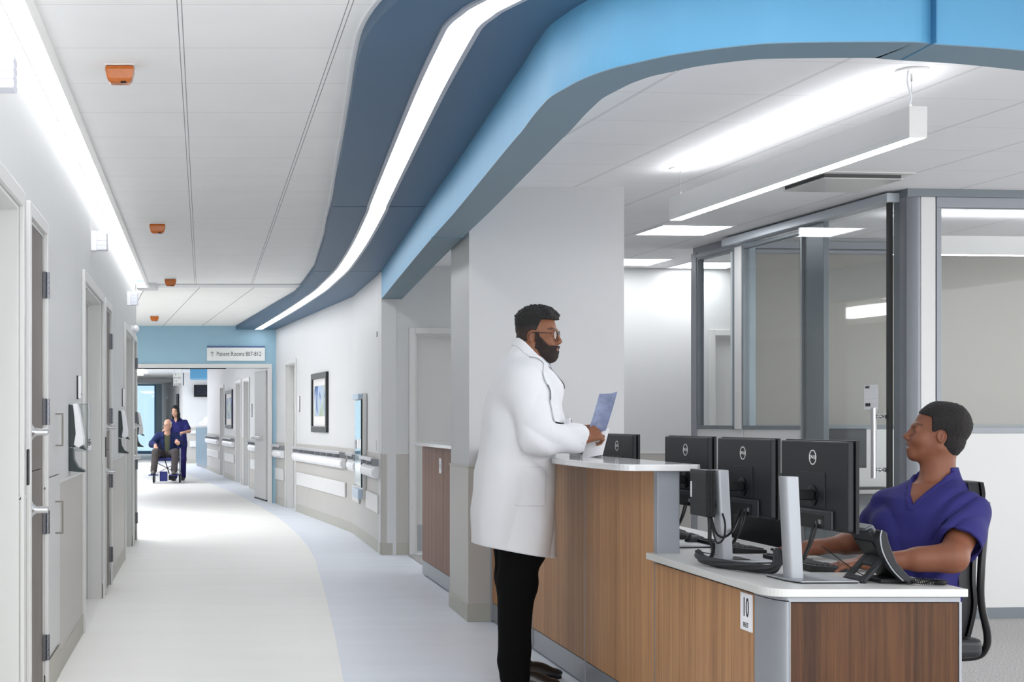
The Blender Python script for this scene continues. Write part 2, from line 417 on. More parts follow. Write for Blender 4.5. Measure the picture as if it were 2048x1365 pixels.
doorN = [0]
def casing(parent, M, a, b, h, w=0.06, n0=0.0, d=0.02, name='door_casing', m=None):
    mb = MB(); mb.box(a-w, a, n0, n0+d, 0, h+w, M); mb.box(b, b+w, n0, n0+d, 0, h+w, M); mb.box(a, b, n0, n0+d, h, h+w, M)
    return mb.build(name, m or casing_m, parent, bevel=0.004)
def wall_run(name, M, L, openings, thick=0.14, h=2.76, m=None, wains=True, base=None, t0=0.0, trimname='trim_3'):
    """wall along M's X from t0 to L, thickness behind, openings (a, b, h)"""
    mb = MB(); x = t0; segs = []
    for a, b, hh in sorted(openings):
        mb.box(x, a, -thick, 0, 0, h, M); segs.append((x, a)); mb.box(a, b, -thick, 0, hh, h, M); x = b
    mb.box(x, L, -thick, 0, 0, h, M); segs.append((x, L))
    struct(mb.build(name, m or wall_m))
    if wains:
        mb = MB(); mc = MB(); mt = MB()
        for a, b in segs:
            if b-a < 0.02: continue
            mb.box(a, b, 0, 0.005, 0.1, 0.962, M); mt.box(a, b, 0, 0.008, 0.958, 0.968, M); mc.box(a, b, 0, 0.010, 0, 0.112, M)
        struct(mb.build(trimname, wains_m)); struct(mt.build(trimname, casing_m)); struct(mc.build(base or 'baseboard_left', base_m, bevel=0.002))
def door_unit(M, a, b, h, depth=0.14, m=door_m, wall_thick=0.14, glass=False, n=None, leafn=-0.10):
    doorN[0] += 1; root = empty('door_%d' % doorN[0], tuple(M @ Vector(((a+b)/2, 0, 0)))); struct(root)
    casing(root, M, a, b, h)
    mb = MB(); mb.box(a, a+0.015, -depth, 0.0, 0, h, M); mb.box(b-0.015, b, -depth, 0.0, 0, h, M); mb.box(a+0.015, b-0.015, -depth, 0.0, h-0.015, h, M)
    mb.box(a+0.015, a+0.03, leafn, leafn+0.018, 0, h-0.015, M); mb.box(b-0.03, b-0.015, leafn, leafn+0.018, 0, h-0.015, M); mb.box(a+0.03, b-0.03, leafn, leafn+0.018, h-0.03, h-0.015, M)
    mb.build('door_jamb', casing_m, root, bevel=0.002)
    mb = MB(); mb.box(a+0.017, b-0.017, leafn-0.045, leafn-0.001, 0.006, h-0.02, M); lf = mb.build('door_leaf', m, root)
    return root, lf

# left wall: runs along +Y at x=-0.727, facing +X
ML = frame((-0.727, 0), (-0.727, 20), left=False)      # X axis = +Y, Y axis = +X
opens = [(4.30, 5.71, 2.115), (5.98, 6.59, 2.115), (8.72, 10.35, 2.115), (10.58, 11.22, 2.115), (13.28, 14.67, 2.115), (14.88, 15.47, 2.115)]
wall_run('wall_left', ML, 15.66, opens, base='baseboard_left', t0=0.5, trimname='trim_3', h=2.90)
mb = MB(); mb.box(-3.4, -0.727, 15.52, 15.66, 0, 2.9); struct(mb.build('wall_return', wall_m))
def lever(M, t, z, parent):
    mb = MB(); c = M @ Vector((t, 0, z)); ax = (M.to_3x3() @ Vector((0, 1, 0)))
    mb.lathe(c, ax, [(0, 0.048), (0.007, 0.048), (0.012, 0.040), (0.022, 0.024), (0.036, 0.0145), (0.078, 0.0145), (0.082, 0.012)], 20)
    a = M @ Vector((t, 0.068, z)); b = M @ Vector((t+0.10, 0.068, z)); mb.cyl(a, b, 0.0105, 12)
    return mb.build('lever_handle', metal_m, parent, smooth=True)
def hinge(M, t, z0, z1, parent):
    mb = MB(); n = 3
    for k in range(5):
        a = z0+(z1-z0)*k/5+0.001; b = z0+(z1-z0)*(k+1)/5-0.001
        mb.cyl(M @ Vector((t, 0.018, a)), M @ Vector((t, 0.018, b)), 0.010, 12)
    mb.box(t-0.030, t-0.002, 0.0, 0.012, z0, z1, M); mb.box(t+0.002, t+0.022, 0.019, 0.024, z0+0.003, z1-0.003, M)
    return mb.build('hinge', hinge_m, parent, smooth=True)
def narrow_door(a, b, h=2.115):
    doorN[0] += 1; root = empty('door_%d' % doorN[0], tuple(ML @ Vector(((a+b)/2, 0, 0)))); struct(root)
    casing(root, ML, a, b, h, w=0.055)
    mb = MB(); mb.box(a, a+0.012, -0.1, 0, 0, h, ML); mb.box(b-0.012, b, -0.1, 0, 0, h, ML); mb.box(a+0.012, b-0.012, -0.1, 0, h-0.012, h, ML); mb.build('door_jamb', casing_m, root)
    for z0, z1, hz, hs in ((0.01, 1.052, 0.90, ((0.18, 0.297), (0.755, 0.862))), (1.056, h-0.016, 1.222, ((1.25, 1.37), (1.825, 1.945)))):
        mb = MB(); mb.box(a+0.015, b-0.015, -0.045, -0.002, z0, z1, ML); lf = mb.build('door_leaf', doordark_m, root)
        lever(ML, a+0.032, hz, lf)
        for h0, h1 in hs: hinge(ML, b+0.004, h0, h1, lf)
door_unit(ML, 4.30, 5.71, 2.115)
narrow_door(5.98, 6.59)
door_unit(ML, 8.72, 10.35, 2.115)
narrow_door(10.58, 11.22)
door_unit(ML, 13.28, 14.67, 2.115)
narrow_door(14.88, 15.47)
# built-in tall cabinet beside the first narrow door
cabr = empty('wall_cabinet', (-0.727, 6.96, 0)); tag(cabr, 'tall light grey flush cabinet with two bow handles in left wall', 'cabinet')
mb = MB(); mb.box(6.715, 7.225, 0, 0.004, 0.17, 2.09, ML); mb.build('cabinet_body', mat('cabinet_gap', (120, 120, 120), 0.6), cabr)
for z0, z1, p0, p1 in ((0.175, 1.003, 0.723, 0.883), (1.009, 2.083, 1.146, 1.306)):
    mb = MB(); mb.box(6.72, 7.22, 0.004, 0.012, z0, z1, ML); dr = mb.build('cabinet_door', cab_m, cabr)
    mb = MB(); mb.box(7.00, 7.011, 0.012, 0.05, p1-0.008, p1, ML); mb.box(7.00, 7.011, 0.012, 0.05, p0, p0+0.008, ML); mb.box(7.00, 7.011, 0.042, 0.05, p0+0.008, p1-0.008, ML)
    mb.build('pull_handle', mat('bronze_grey_metal', (126, 122, 116), 0.4, 0.8), dr)
mb = MB(); mb.box(6.70, 7.23, 0.010, 0.0125, 0.0, 0.155, ML); struct(mb.build('baseboard_left', base_m))

# small wall devices on the left wall
def sanitizer(t, label, flat=False):
    root = empty('soap_dispenser', tuple(ML @ Vector((t, 0, 1.0)))); tag(root, label, 'dispenser', 'hand sanitizer dispensers on the left wall')
    side = [(0, 1.12), (0.03, 1.12), (0.05, 1.16), (0.055, 1.25), (0.045, 1.33), (0.025, 1.355), (0.0, 1.36)]
    def pr(P, y0, y1, name, m, bevel=0.004):
        mb = MB(); V = [(y, p[0], p[1]) for y in (y0, y1) for p in P]; n = len(P)
        V = [tuple(ML @ Vector(v)) for v in V]
        mb.add(V, [tuple(range(n)), tuple(range(2*n-1, n-1, -1))]+[(i, n+i, n+(i+1) % n, (i+1) % n) for i in range(n)])
        return mb.build(name, m, root, bevel=bevel)
    pr([(0, 1.13), (0.03, 1.125), (0.036, 1.2), (0.030, 1.30), (0.018, 1.355), (0.0, 1.36)], t-0.055, t+0.055, 'back_plate', dgreen_m)
    pr([(0.022, 1.362), (0.030, 1.30), (0.038, 1.2), (0.028, 1.14), (0.055, 1.125), (0.078, 1.14), (0.080, 1.18), (0.060, 1.30), (0.045, 1.362)], t-0.058, t+0.058, 'cover', white_m)
    pr([(0.055, 1.122), (0.078, 1.136), (0.096, 1.11), (0.07, 1.118)], t-0.05, t+0.05, 'nozzle', dgreen_m)
    pr([(0.0, 1.12), (0.02, 1.12), (0.028, 1.06), (0.05, 1.02), (0.088, 0.998), (0.085, 0.992), (0.0, 0.998)], t-0.05, t+0.05, 'drip_tray', dgreen_m)
    return root
sanitizer(7.86, 'nearest white and dark green hand sanitizer dispenser with drip tray')
sanitizer(12.45, 'second white and dark green sanitizer dispenser, between two doors')
sanitizer(15.56, 'farthest small sanitizer dispenser at the end of the left wall')
def card_holder(t, label):
    root = empty('glove_box_holder', tuple(ML @ Vector((t, 0, 1.1)))); tag(root, label, 'holder')
    mb = MB(); mb.box(t-0.12, t+0.12, 0.0, 0.004, 1.10, 1.362, ML); mb.build('back_plate', clear_m, root)
    mb = MB(); mb.box(t-0.12, t+0.12, 0.085, 0.088, 1.10, 1.362, ML); mb.box(t-0.12, t+0.12, 0.004, 0.085, 1.362, 1.365, ML); mb.box(t-0.12, t-0.117, 0.004, 0.085, 1.10, 1.362, ML); mb.build('cover', clear_m, root)
    mb = MB(); mb.box(t-0.1, t+0.1, 0.01, 0.03, 1.20, 1.34, ML); mb.build('insert', white_m, root)
    mb = MB()
    for z in (1.13, 1.145, 1.16): mb.box(t-0.08, t+0.02, 0.088, 0.0885, z, z+0.006, ML)
    mb.build('lettering', ink_m, root)
card_holder(8.16, 'clear plastic holder mounted right behind the nearest sanitizer dispenser')
def reader(M, t, z0, z1, label, n0=0.0):
    root = empty('card_reader', tuple(M @ Vector((t, n0, z0)))); tag(root, label, 'card reader')
    mb = MB(); mb.box(t-0.04, t+0.04, n0, n0+0.006, z0, z1, M); mb.build('back_plate', black_m, root)
    mb = MB(); mb.box(t-0.036, t+0.036, n0+0.006, n0+0.022, z0+0.003, z1-0.003, M); mb.build('cover', white_m, root, bevel=0.004)
    mb = MB(); mb.box(t-0.008, t+0.008, n0+0.022, n0+0.0225, z0+0.02, z0+0.035, M); mb.build('indicator', ink_m, root)
reader(ML, 8.35, 1.395, 1.53, 'slim card reader above the nearest sanitizer dispenser')
reader(ML, 12.95, 1.40, 1.56, 'slim card reader above the second sanitizer dispenser')
def strike(t):
    mb = MB(); mb.box(t-0.03, t+0.03, 0.02, 0.026, 1.01, 1.155, ML); o = mb.build('latch_plate', black_m, bevel=0.003); return o
tag(strike(5.82), 'small black latch plate on the casing between the two nearest left doors', 'latch plate')
tag(strike(10.46), 'small black latch plate on the casing before the second narrow left door', 'latch plate')
def corridor_lamp(t, z0, z1, label, w=0.10):
    root = empty('corridor_signal_lamp', tuple(ML @ Vector((t, 0, z0)))); tag(root, label, 'wall lamp', 'ribbed signal lamps above the left doors')
    mb = MB(); mb.box(t-w/2, t+w/2, 0, 0.035, z0, z1, ML); mb.build('lamp_base', white_m, root, bevel=0.003)
    mb = MB(); n = 4; dz = (z1-z0-0.008)/n
    for k in range(n):
        za = z0+0.004+k*dz
        P = [(0.035, za), (0.101, za), (0.103, za+dz*0.5), (0.101, za+dz), (0.035, za+dz)]
        V = [(y, p[0], p[1]) for y in (t-w/2+0.004, t+w/2-0.004) for p in P]; V = [tuple(ML @ Vector(v)) for v in V]
        mb.add(V, [tuple(range(5)), tuple(range(9, 4, -1))]+[(i, 5+i, 5+(i+1) % 5, (i+1) % 5) for i in range(5)])
    mb.build('lens', mat('ribbed_lens', (226, 228, 238), 0.3), root, bevel=0.003)
corridor_lamp(4.82, 2.362, 2.485, 'ribbed signal lamp cut by the left edge, nearest over the left wall')
corridor_lamp(9.42, 2.373, 2.50, 'ribbed signal lamp over the second wide left door')
corridor_lamp(13.8, 2.37, 2.50, 'ribbed signal lamp over the farthest wide left door')
mb = MB(); mb.sphere((-0.685, 14.6, 2.20), (0.04, 0.04, 0.038), 16); mb.box(-0.727, -0.69, 14.57, 14.63, 2.19, 2.235)
tag(mb.build('dome_sensor', white_m, smooth=True), 'small white dome sensor below the farthest signal lamp', 'sensor')

# ------------------------------------------------------------------ right corridor wall, segment by segment (facing -X)
MR1 = frame(W0, W1, left=True); MR2 = frame(W1, W2, left=True); MR3 = frame(W3, W4, left=True)
L1 = (Vector(W1)-Vector(W0)).length; L2 = (Vector(W2)-Vector(W1)).length; L3 = (Vector(W4)-Vector(W3)).length
wall_run('wall_right', MR1, L1+0.01, [], m=wallr_m, base='baseboard_right', trimname='trim_4')
wall_run('wall_right', MR2, L2, [(4.03, 4.89, 2.10)], m=wallr_m, base='baseboard_right', trimname='trim_4')
door_unit(MR2, 4.03, 4.89, 2.10)
yo = lambda Y: (Y-22.75)/(15.65/15.692)
o3 = [(yo(27.75), yo(28.75), 2.06), (yo(29.35), yo(30.35), 2.06), (yo(33.35), yo(34.25), 2.06)]
wall_run('wall_right', MR3, L3, o3, m=wallr_m, base='baseboard_right', trimname='trim_4')
for a, b, h in o3: door_unit(MR3, a, b, h)
# end wall with the wide portal
MP = frame((-3.4, 22.45), (1.12, 22.45), left=False)
mb = MB(); mb.box(-3.4, -2.3, 22.45, 22.75, 0, 2.76); mb.box(-2.3, 1.01, 22.45, 22.75, 2.117, 2.76); mb.box(1.01, 1.3, 22.45, 22.75, 0, 2.76)
struct(mb.build('wall_end', endblue_m))
mb = MB(); mb.box(-2.3, 1.01, 22.43, 22.77, 2.097, 2.16); mb.box(1.005, 1.062, 22.43, 22.77, 0, 2.16); struct(mb.build('trim_5', casing_m, bevel=0.003))
mb = MB(); mb.box(-2.3, 0.35, 22.5, 22.54, 2.085, 2.097); struct(mb.build('trim_6', black_m))
# open door leaf beyond the portal
r = empty('door_20', (1.0, 23.07, 0)); struct(r)
MD = frame((1.035, 23.0), (0.895, 24.05), left=True)
mb = MB(); mb.box(0, 1.05, 0.0, 0.05, 0.02, 2.08, MD); lf = mb.build('door_leaf', door_m, r, bevel=0.01)
mb = MB(); mb.box(0.0, 0.045, -0.004, 0.0, 0.03, 2.07, MD)
for k in range(9): mb.box(0.01, 0.035, 0.05, 0.053, 0.25+k*0.2, 0.28+k*0.2, MD)
mb.build('continuous_hinge', metal_m, lf)
mb = MB(); mb.box(0.25, 1.0, 0.09, 0.11, 0.985, 1.03, MD); mb.box(0.25, 0.3, 0.05, 0.09, 0.98, 1.035, MD); mb.box(0.93, 1.0, 0.05, 0.09, 0.98, 1.035, MD); mb.build('push_bar', chrome_m, lf, bevel=0.003)
mb = MB(); mb.box(-0.005, 1.055, -0.005, 0.055, 0.0, 0.02, MD); mb.build('bottom_seal', black_m, lf)

# directional sign on the end wall
sg = empty('wall_sign', (0.5, 22.44, 2.2)); tag(sg, 'white sign reading Patient Rooms 807-812 on pale blue wall', 'sign')
mb = MB(); mb.box(0.054, 0.95, 22.42, 22.448, 2.207, 2.412); mb.build('sign_face', sign_m, sg)
mb = MB(); mb.box(0.054, 0.95, 22.418, 22.448, 2.4125, 2.43); mb.build('sign_band', inkblue_m, sg)
letter('lettering', 'Patient Rooms 807-812', 0.098, basis((0.20, 22.419, 2.312), (1, 0, 0), (0, 0, 1)), ink_m, sg, sx=0.74, align='LEFT')
def arrow(M, s, name, m, parent):
    mb = MB(); w = s*0.09
    mb.box(-w/2, w/2, -s/2, s/2*0.9, 0, 0.001, M)
    for sg_ in (-1, 1):
        R = M @ Matrix.Translation((0, s/2, 0)) @ Matrix.Rotation(sg_*math.radians(45), 4, 'Z')
        mb.box(-w/2, w/2, -s*0.5, 0, 0, 0.001, R)
    mb.build(name, m, parent)
arrow(basis((0.135, 22.419, 2.312), (1, 0, 0), (0, 0, 1)), 0.075, 'arrow', ink_m, sg)

# ------------------------------------------------------------------ crash rails
def rail(M, a, b, label, nm=0.0):
    root = empty('crash_rail', tuple(M @ Vector(((a+b)/2, 0, 0.7)))); tag(root, label, 'handrail', 'crash rails with steel handrails on the right corridor wall')
    mb = MB(); mb.box(a, b, 0.05, 0.092, 0.905, 0.918, M); mb.box(a, b, 0.088, 0.094, 0.885, 0.905, M); mb.build('handrail', metal_m, root, bevel=0.002)
    mb = MB(); n = max(2, int((b-a)/0.4)+1)
    mb.box(a+0.02, b-0.02, 0.0, 0.006, 0.835, 0.90, M)
    for k in range(n):
        t = a+0.04+(b-a-0.08)*k/(n-1); mb.box(t-0.012, t+0.012, 0.006, 0.07, 0.84, 0.905, M)
    mb.build('bracket', alu_m, root)
    P = [(0.006, 0.835), (0.055, 0.835), (0.082, 0.80), (0.082, 0.755), (0.058, 0.72), (0.006, 0.72)]; n = len(P)
    V = [(t, p[0], p[1]) for t in (a, b) for p in P]; V = [tuple(M @ Vector(v)) for v in V]
    mb = MB(); mb.add(V, [tuple(range(n)), tuple(range(2*n-1, n-1, -1))]+[(i, n+i, n+(i+1) % n, (i+1) % n) for i in range(n)])
    mb.build('bumper', white_m, root, bevel=0.012, seg=3)
def bpanel(M, a, b, label, z0=0.38, z1=0.56):
    mb = MB(); mb.box(a, b, 0.005, 0.028, z0, z1, M)
    tag(mb.build('bumper_panel', whitep_m, bevel=0.012, seg=3), label, 'bumper panel', 'low bumper panels on the right corridor wall')
rail(MR1, 0.10, 1.20, 'nearest short crash rail with steel handrail, right of the charting desk')
rail(MR1, 1.95, 2.7, 'short crash rail with steel handrail, left of the charting desk')
rail(MR2, 0.35, 3.92, 'longest crash rail with steel handrail, under the framed art')
rail(MR2, 5.05, 5.9, 'crash rail between the portal and the narrow recessed door')
rail(MR3, yo(25.4), yo(27.4), 'crash rail behind the open door leaf beyond the portal')
rail(MR3, yo(30.75), yo(33.0), 'crash rail under the framed picture beyond the portal')
rail(MR3, yo(34.6), yo(38.2), 'farthest crash rail on the right wall beyond the portal')
bpanel(MR1, 0.12, 1.15, 'nearest low white bumper panel, at the wall corner')
bpanel(MR1, 1.86, 2.55, 'low white bumper panel just behind the charting desk')
bpanel(MR2, 0.35, 3.85, 'longest low white bumper panel under the long crash rail')
bpanel(MR2, 5.1, 5.9, 'low white bumper panel between portal and recessed door')
bpanel(MR3, yo(25.4), yo(27.4), 'low bumper panel behind the open door leaf')
bpanel(MR3, yo(30.75), yo(33.0), 'low bumper panel under the far framed picture')
bpanel(MR3, yo(34.6), yo(38.2), 'farthest low bumper panel on the right wall')

# wall charting desk
r = empty('charting_desk', (1.69, 15.3, 0.46)); tag(r, 'tall slim fold-down charting station with glossy front on right wall', 'charting station')
mb = MB(); mb.box(1.645, 1.69, 15.0, 15.6, 0.463, 1.56); mb.build('cabinet_body', whitep_m, r, bevel=0.004)
mb = MB(); mb.box(1.628, 1.643, 15.02, 15.58, 0.60, 1.49); mb.build('glossy_front', mat('glossy_pale_blue', (196, 226, 236), 0.06, 0.0, coat=1.0), r, bevel=0.003)
mb = MB(); mb.box(1.632, 1.646, 15.012, 15.018, 0.58, 1.50); mb.build('edge_gasket', black_m, r)
mb = MB(); pbb = mat('pale_blue_block', (186, 205, 224), 0.3); mb.box(1.60, 1.642, 15.02, 15.58, 0.463, 0.56); mb.build('end_block', pbb, r, bevel=0.004)
mb = MB(); mb.box(1.60, 1.642, 15.02, 15.58, 1.50, 1.555); mb.build('end_block', pbb, r, bevel=0.004)
mb = MB(); mb.box(1.59, 1.628, 15.18, 15.24, 0.98, 1.08); mb.build('latch', chrome_m, r, bevel=0.004)
# framed art
def framed(M, a, b, z0, z1, label, seed, m_frame, n0=0.0):
    r = empty('framed_picture', tuple(M @ Vector(((a+b)/2, 0, z0)))); tag(r, label, 'picture')
    f = 0.075; mb = MB(); d = 0.035
    mb.box(a, b, 0, d, z1-f, z1, M); mb.box(a, b, 0, d, z0, z0+f, M); mb.box(a, a+f, 0, d, z0+f, z1-f, M); mb.box(b-f, b, 0, d, z0+f, z1-f, M)
    mb.build('picture_frame', m_frame, r, bevel=0.006)
    mb = MB(); mb.box(a+f, b-f, 0.004, 0.012, z0+f, z1-f, M); mb.build('mat_board', mat('mat_board', (226, 222, 220), 0.6), r)
    m = mat('painted_art', (190, 200, 200), 0.5); nt = m.node_tree; bs = nt.nodes['Principled BSDF']
    tc = nt.nodes.new('ShaderNodeTexCoord'); mp = nt.nodes.new('ShaderNodeMapping'); mp.inputs['Scale'].default_value = (2.2, 2.2, 1.5); mp.inputs['Location'].default_value = (seed, 0, seed*2)
    nz = nt.nodes.new('ShaderNodeTexNoise'); nz.inputs['Scale'].default_value = 1.6; nz.inputs['Distortion'].default_value = 1.2
    rp = nt.nodes.new('ShaderNodeValToRGB'); rp.color_ramp.elements[0].color = (*s2l((34, 74, 120)), 1); rp.color_ramp.elements[0].position = 0.33
    rp.color_ramp.elements[1].color = (*s2l((204, 206, 198)), 1); rp.color_ramp.elements[1].position = 0.66
    for p, c in ((0.40, (70, 110, 160)), (0.46, (168, 182, 216)), (0.56, (172, 190, 192)), (0.60, (150, 164, 110))):
        e = rp.color_ramp.elements.new(p); e.color = (*s2l(c), 1)
    nt.links.new(tc.outputs['Object'], mp.inputs[0]); nt.links.new(mp.outputs[0], nz.inputs[0]); nt.links.new(nz.outputs[0], rp.inputs[0]); nt.links.new(rp.outputs[0], bs.inputs['Base Color'])
    mb = MB(); g = f+0.09; mb.box(a+g, b-g, 0.012, 0.014, z0+g+0.04, z1-g, M); mb.build('art_print', m, r)
framed(MR2, (18.0-16.5)/0.9953, (19.1-16.5)/0.9953, 1.13, 1.89, 'black framed abstract blue and green painting on the right wall', 2.0, mat('black_frame', (34, 34, 34), 0.35))
framed(MR3, yo(31.1), yo(32.7), 1.12, 1.96, 'dark framed pale blue picture on the wall beyond the portal', 5.3, mat('navy_frame', (26, 34, 56), 0.35))
reader(MR2, 3.72, 1.40, 1.62, 'small card reader beside the recessed door on the right wall')
reader(MR3, yo(27.3), 1.35, 1.6, 'small card reader beyond the portal beside the open door leaf')
for M_, t, z, lb in ((MR1, 0.42, 1.03, 'small vertical braille plate beside the wall corner'), (MR1, 2.2, 1.06, 'small vertical braille plate left of the charting station')):
    mb = MB(); mb.box(t-0.006, t+0.006, 0.0, 0.004, z-0.05, z+0.05, M_); tag(mb.build('name_plate', metal_m), lb, 'plate')
mb = MB(); mb.box(0.30, 0.34, 0, 0.012, 2.09, 2.14, MR1); tag(mb.build('wall_sensor', mat('sensor_grey', (170, 172, 175), 0.4)), 'tiny grey sensor high on the right wall near the corner', 'sensor')

# ------------------------------------------------------------------ far end beyond the portal
mb = MB(); mb.box(-3.6, -3.4, 15.66, 60, 0, 2.76); struct(mb.build('wall_far_left', wallr_m))
mb = MB(); mb.box(-3.4, 0.12, 56.8, 57.0, 2.72, 2.8); mb.box(-1.85, -1.45, 56.5, 57.0, 0, 2.76); struct(mb.build('wall_window', mat('blue_grey_column', (186, 206, 218), 0.5)))
MW = frame((-1.67, 57.0), (-0.62, 44.0), left=False)
Lw = (Vector((-1.67, 57.0))-Vector((-0.62, 44.0))).length
wall_run('wall_side', MW, Lw, [(4.2, 5.2, 2.1)], m=wallr_m, base='baseboard_side', trimname='trim_7')
door_unit(MW, 4.2, 5.2, 2.1)
mb = MB(); mb.box(-0.62, 2.4, 44.0, 44.15, 0, 2.76); struct(mb.build('wall_nook', wall_m))
mb = MB(); mb.box(-0.62, 2.4, 43.985, 44.0, 0.0, 0.12); struct(mb.build('baseboard_nook', base_m))
mb = MB(); mb.box(-0.62, 2.4, 43.99, 44.0, 0.12, 1.1); struct(mb.build('trim_8', wains_m))
for z0, z1, lb in ((0.5, 0.68, 'lower white bumper panel on the far nook wall'), (0.90, 1.0, 'upper white bumper panel on the far nook wall')):
    mb = MB(); mb.box(-0.42, 1.2, 43.93, 43.99, z0, z1); tag(mb.build('bumper_panel', whitep_m, bevel=0.01), lb, 'bumper panel')
# windows at the end
w = empty('window_1', (-2.5, 57, 0)); struct(w)
mb = MB(); mb.box(-3.4, -1.85, 56.9, 57.0, 0.0, 0.12); mb.box(-3.4, -1.85, 56.9, 57.0, 2.68, 2.74); mb.box(-1.93, -1.85, 56.9, 57.0, 0.12, 2.68); mb.box(-3.4, -3.34, 56.9, 57, 0.12, 2.68)
mb.build('window_frame', mat('blue_window_frame', (110, 156, 196), 0.4), w)
mb = MB(); mb.box(-3.34, -1.93, 56.94, 56.95, 0.12, 2.68); mb.build('window_pane', glass_m, w)
gm = mat('hazy_city', (96, 130, 150), 0.9, var=0.25, vscale=(0.2, 0.2, 0.25))
mb = MB(); mb.box(-30, 12, 95, 96, -20, -1.5); struct(mb.build('ground_outside', gm))
skm = emis('day_sky', (196, 230, 248), 0.46, 0)
W_sky = MB(); W_sky.box(-40, 20, 120, 120.5, -20, 20); struct(W_sky.build('sky_outside', skm))
mb = MB(); mb.box(-0.37, 0.75, 40.0, 41.5, 2.46, 2.76); struct(mb.build('ceiling_beam', ltblue_m))
mb = MB(); mb.box(-3.4, -0.9, 50.0, 50.2, 2.62, 2.76); struct(mb.build('ceiling_step', wallr_m))
# far lights; the last two panels are fill added to brighten the corridor
for i, (x0, x1, y0, y1, lb) in enumerate(((-1.05, -0.75, 34, 37.5, 'far slim ceiling light beyond the portal near the hanging sign'), (-2.75, -1.9, 45.3, 45.9, 'far round-ended ceiling light in front of the window'),
                                (-3.0, -1.6, 26, 31, 'added fill light panel just beyond the portal'), (-3.1, -1.7, 38, 44, 'wide added fill light panel above the far window end of the corridor'))):
    mb = MB(); mb.box(x0, x1, y0, y1, 2.735, 2.748); tag(mb.build('ceiling_panel_light', far_m), lb, 'ceiling light')
for i, (x0, x1, y0, y1) in enumerate(((-2.4, -1.2, 17.2, 19.6), )):  # out-of-view panel added to brighten the pale blue end wall
    mb = MB(); mb.box(x0, x1, y0, y1, 2.735, 2.748); tag(mb.build('ceiling_panel_light', side_m), 'unseen fill light panel added left of the end wall portal', 'ceiling light')
# hanging sign
hs = empty('hanging_sign', (-0.55, 30, 2.0)); tag(hs, 'white hanging sign with two arrows and room numbers beyond the portal', 'sign')
mb = MB(); mb.box(-0.625, -0.425, 30.0, 30.02, 2.015, 2.275); mb.build('sign_face', sign_m, hs)
mb = MB(); mb.box(-0.424, -0.404, 29.995, 30.02, 2.015, 2.275); mb.build('sign_band', mat('slate_band', (50, 84, 110), 0.5), hs)
letter('lettering', '811-812', 0.052, basis((-0.61, 29.999, 2.17), (1, 0, 0), (0, 0, 1)), ink_m, hs, sx=0.85, align='LEFT')
letter('lettering', '815-824', 0.052, basis((-0.61, 29.999, 2.04), (1, 0, 0), (0, 0, 1)), ink_m, hs, sx=0.85, align='LEFT')
arrow(basis((-0.58, 29.999, 2.235), (1, 0, 0), (0, 0, 1)), 0.055, 'arrow', ink_m, hs)
arrow(basis((-0.58, 29.999, 2.105), (0, 0, -1), (1, 0, 0)), 0.055, 'arrow', ink_m, hs)
mb = MB(); mb.cyl((-0.6, 30.01, 2.275), (-0.6, 30.01, 2.75), 0.004); mb.cyl((-0.45, 30.01, 2.275), (-0.45, 30.01, 2.75), 0.004); mb.build('hanger', metal_m, hs)
# wall tv
tv = empty('wall_television', (0.1, 43.9, 2.0)); tag(tv, 'black wall television above the far blue-grey counter', 'television')
mb = MB(); mb.box(-0.29, 0.75, 43.84, 43.92, 2.02, 2.38); mb.build('bezel', black_m, tv, bevel=0.005)
mb = MB(); mb.box(-0.26, 0.72, 43.835, 43.84, 2.05, 2.35); mb.build('screen', screen_m, tv)
mb = MB(); mb.box(0.1, 0.3, 43.92, 43.99, 2.1, 2.3); mb.build('wall_mount', metal_m, tv)
mb = MB()
for k in range(4): mb.box(-0.2, 0.5-0.1*(k % 2), 43.833, 43.835, 2.28-k*0.06, 2.285-k*0.06)
mb.build('screen_lines', mat('screen_text', (70, 74, 110), 0.5), tv)
# far counter
fc = empty('reception_counter', (0.0, 40, 0)); tag(fc, 'small far counter with blue-grey front and white top', 'counter')
P = [(-0.22, 41.6), (0.10, 38.5), (0.8, 38.5), (0.8, 42.5), (-0.1, 42.5)]
mb = MB(); mb.prism(P, 0.08, 1.10); mb.build('counter_body', mat('blue_grey_laminate', (122, 144, 160), 0.35, var=0.1, vscale=(6, 6, 0.6)), fc)
mb = MB(); mb.prism([(-0.24, 41.62), (0.09, 38.45), (0.82, 38.45), (0.82, 42.5), (-0.1, 42.5)], 1.10, 1.14); mb.build('counter_top', slab_m, fc)
mb = MB(); mb.prism([(-0.20, 41.5), (0.12, 38.53), (0.8, 38.53), (0.8, 42.4), (-0.1, 42.4)], 0.0, 0.08); mb.build('kick_plate', alu_m, fc)
mb = MB(); M_ = basis((-0.02, 40.6, 1.15), (0.5, 0.3, 0.8), (-0.4, 0.9, 0)); mb.box(0, 0.28, -0.15, 0.15, 0, 0.03, M_); mb.box(0.02, 0.1, 0.0, 0.2, 0.03, 0.06, M_); mb.box(-0.05, 0.10, 40.5, 40.8, 1.14, 1.16)
tag(mb.build('desk_phone', white_m), 'small white tilted phone on the far blue-grey counter', 'phone')
mb = MB(); mb.cyl((0.22, 43.95, 1.2), (0.22, 43.95, 2.02), 0.02); mb.cyl((0.42, 43.95, 1.2), (0.42, 43.95, 2.02), 0.02); mb.box(0.15, 0.5, 43.85, 43.98, 1.3, 1.42)
tag(mb.build('wall_conduit', plate_m), 'pale cable conduit with box under the far television', 'conduit')
